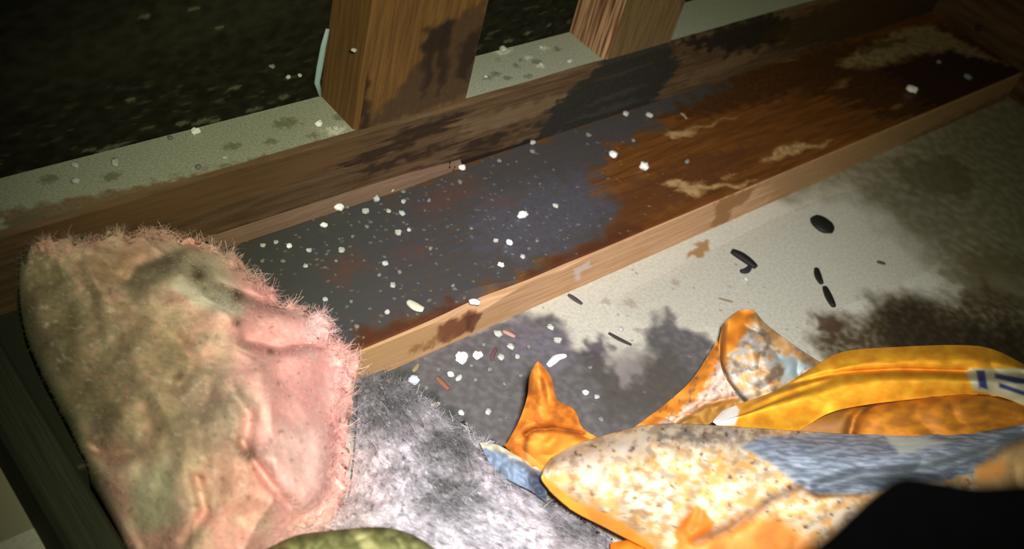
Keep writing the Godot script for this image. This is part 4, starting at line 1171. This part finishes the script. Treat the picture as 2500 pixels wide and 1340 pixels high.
func crumbs() -> void:
	for k in 5:
		pebbles.append(lump(k * 37.0, 0.5))
	var white := matte(c8(238, 236, 232), 0.7)
	var grey := matte(c8(176, 176, 170), 0.8)
	var dull := matte(c8(116, 116, 112), 0.9)
	var mats := [white, grey, dull]
	# singled out
	crumb("white_crumb", 1495, 383, 11, white, PLATE, "upper left of two bright white crumbs side by side where grey dust meets brown wood")
	crumb("white_crumb", 1570, 414, 12, white, PLATE, "lower right of two bright white crumbs side by side where grey dust meets brown wood")
	crumb("white_crumb", 1274, 531, 11, white, PLATE, "bright oblong white crumb alone in the middle of the grey dusty wood")
	crumb("white_crumb", 1127, 413, 9, white, PLATE, "bright white crumb close to the tip of the dark line under the upper plate")
	crumb("white_crumb", 824, 513, 12, white, PLATE, "largest white crumb at the back of the dusty board near the lath")
	crumb("white_crumb", 2223, 224, 11, white, PLATE, "white crumb alone on the dark brown right end of the board")
	crumb("white_crumb", 1123, 885, 18, white, 0.0, "largest white pebble on the dirty drywall below the board's front edge")
	crumb("white_crumb", 1164, 873, 11, white, 0.0, "smaller white pebble right beside the largest one on the dirty drywall")
	crumb("white_crumb", 1008, 935, 13, matte(c8(200, 214, 232), 0.6), 0.0, "bluish white pebble above the grey fluff, apart from the others")
	crumb("white_crumb", 477, 327, 11, white, LEDGE, "bright crumb at the rear rim of the pale ledge, left of the wide rafter")
	crumb("white_crumb", 777, 308, 9, white, LEDGE, "bright crumb on the ledge beside the foot of the wide rafter")
	crumb("white_crumb", 282, 402, 12, grey, LEDGE, "largest yellowish crumb at the left of the pale ledge")
	crumb("white_crumb", 1390, 153, 7, grey, LEDGE, "crumb on the pale ledge under the narrower rafter")
	# many alike
	for c in [[790, 554, 8, 0], [705, 604, 7, 0], [641, 602, 7, 1], [673, 595, 6, 1], [833, 615, 8, 1], [745, 652, 6, 1], [939, 648, 9, 1], [925, 674, 6, 2], [975, 668, 6, 2], [958, 700, 8, 1], [944, 766, 7, 1], [856, 739, 5, 2], [793, 733, 6, 1], [1242, 597, 8, 0], [1222, 650, 8, 0], [1275, 629, 6, 1], [1209, 591, 6, 1], [1050, 610, 6, 2], [971, 572, 9, 1], [997, 565, 6, 1], [980, 525, 8, 1], [948, 519, 6, 1], [891, 520, 9, 1], [918, 491, 9, 1], [954, 466, 8, 1], [984, 495, 7, 1], [984, 470, 6, 2], [1122, 447, 6, 2], [1046, 493, 6, 2], [753, 615, 6, 1], [848, 508, 5, 2], [1584, 285, 8, 1], [1526, 282, 7, 1], [1287, 328, 8, 1], [1299, 353, 7, 1], [1299, 372, 6, 2], [1545, 347, 6, 2], [1355, 506, 7, 1], [1030, 428, 6, 1], [1050, 432, 5, 2], [1218, 396, 6, 2], [870, 800, 7, 2], [640, 640, 6, 2], [690, 640, 5, 2], [895, 556, 6, 2], [860, 580, 5, 2], [820, 640, 5, 2], [1105, 700, 5, 2], [1150, 560, 5, 2], [1310, 590, 5, 2], [1435, 333, 6, 2], [1676, 398, 6, 2]]:
		crumb("dust_crumb", c[0], c[1], c[2], mats[c[3]], PLATE, "small pale crumb on the soaked board, " + ("close to the pink insulation" if c[0] < 860 else "among the crumbs at the lath strip" if c[1] < 590 - 0.0 and c[0] < 1060 else "in the back corner under the upper plate" if c[1] < 400 else "in the middle of the grey dust"), "pale crumbs on the soaked board")
	for c in [[703, 190, 7, 1], [731, 185, 6, 1], [664, 163, 7, 2]]:
		crumb("felt_crumb", c[0], c[1], c[2], mats[c[3]], 0.0, "small crumb caught on the black felt left of the wide rafter", "crumbs on the felt", DECK + 0.001)
	crumb("rafter_crumb", 863, 124, 6, grey, 0.0, "tiny crumb stuck on the face of the wide rafter", "", BACK + 0.001)
	for c in [[2360, 192, 8, 2], [2290, 155, 5, 2]]:
		crumb("dim_crumb", c[0], c[1], c[2], mats[c[3]], PLATE, "dim crumb near the cross timber on the dark end of the board", "dim crumbs at the dark end of the board")
	crumb("lath_crumb", 821, 462, 8, grey, PLATE + 0.0102, "grey crumb resting on the thin lath strip")
	for c in [[183, 407, 8, 1], [185, 449, 9, 1], [548, 388, 6, 1], [484, 411, 6, 2], [819, 317, 8, 1], [415, 341, 6, 2], [1320, 118, 5, 1], [1320, 160, 6, 1], [1228, 125, 9, 1], [1215, 150, 5, 2], [1270, 150, 5, 2], [1185, 190, 5, 1]]:
		crumb("ledge_crumb", c[0], c[1], c[2], mats[c[3]], LEDGE, "small pale crumb on the pale dusty ledge " + ("left of the wide rafter" if c[0] < 900 else "between the two rafters"), "pale crumbs on the ledge")
	for c in [[1099, 917, 8, 0], [1119, 927, 9, 1], [1125, 1011, 7, 0], [1190, 1010, 8, 1], [1214, 820, 9, 1], [1246, 850, 8, 1], [1222, 875, 8, 1], [1262, 875, 8, 1], [1428, 962, 8, 0], [1456, 972, 7, 1], [1467, 1026, 6, 2], [1343, 803, 9, 1], [1360, 835, 9, 1], [1515, 808, 7, 1], [1195, 905, 6, 2], [1290, 850, 6, 2], [1160, 930, 6, 2], [1230, 940, 6, 2], [1270, 920, 5, 2], [1070, 905, 6, 2], [1180, 845, 6, 2], [1150, 895, 5, 2], [1040, 950, 6, 2], [1330, 1000, 5, 2], [1440, 900, 5, 2], [1820, 686, 6, 1]]:
		crumb("floor_crumb", c[0], c[1], c[2], mats[c[3]], 0.0, "small pale crumb on the drywall " + ("between the board end and the grey fluff" if c[0] < 1170 else "under the board edge, left of the orange peak" if c[0] < 1300 else "right of the orange peak"), "pale crumbs on the drywall")
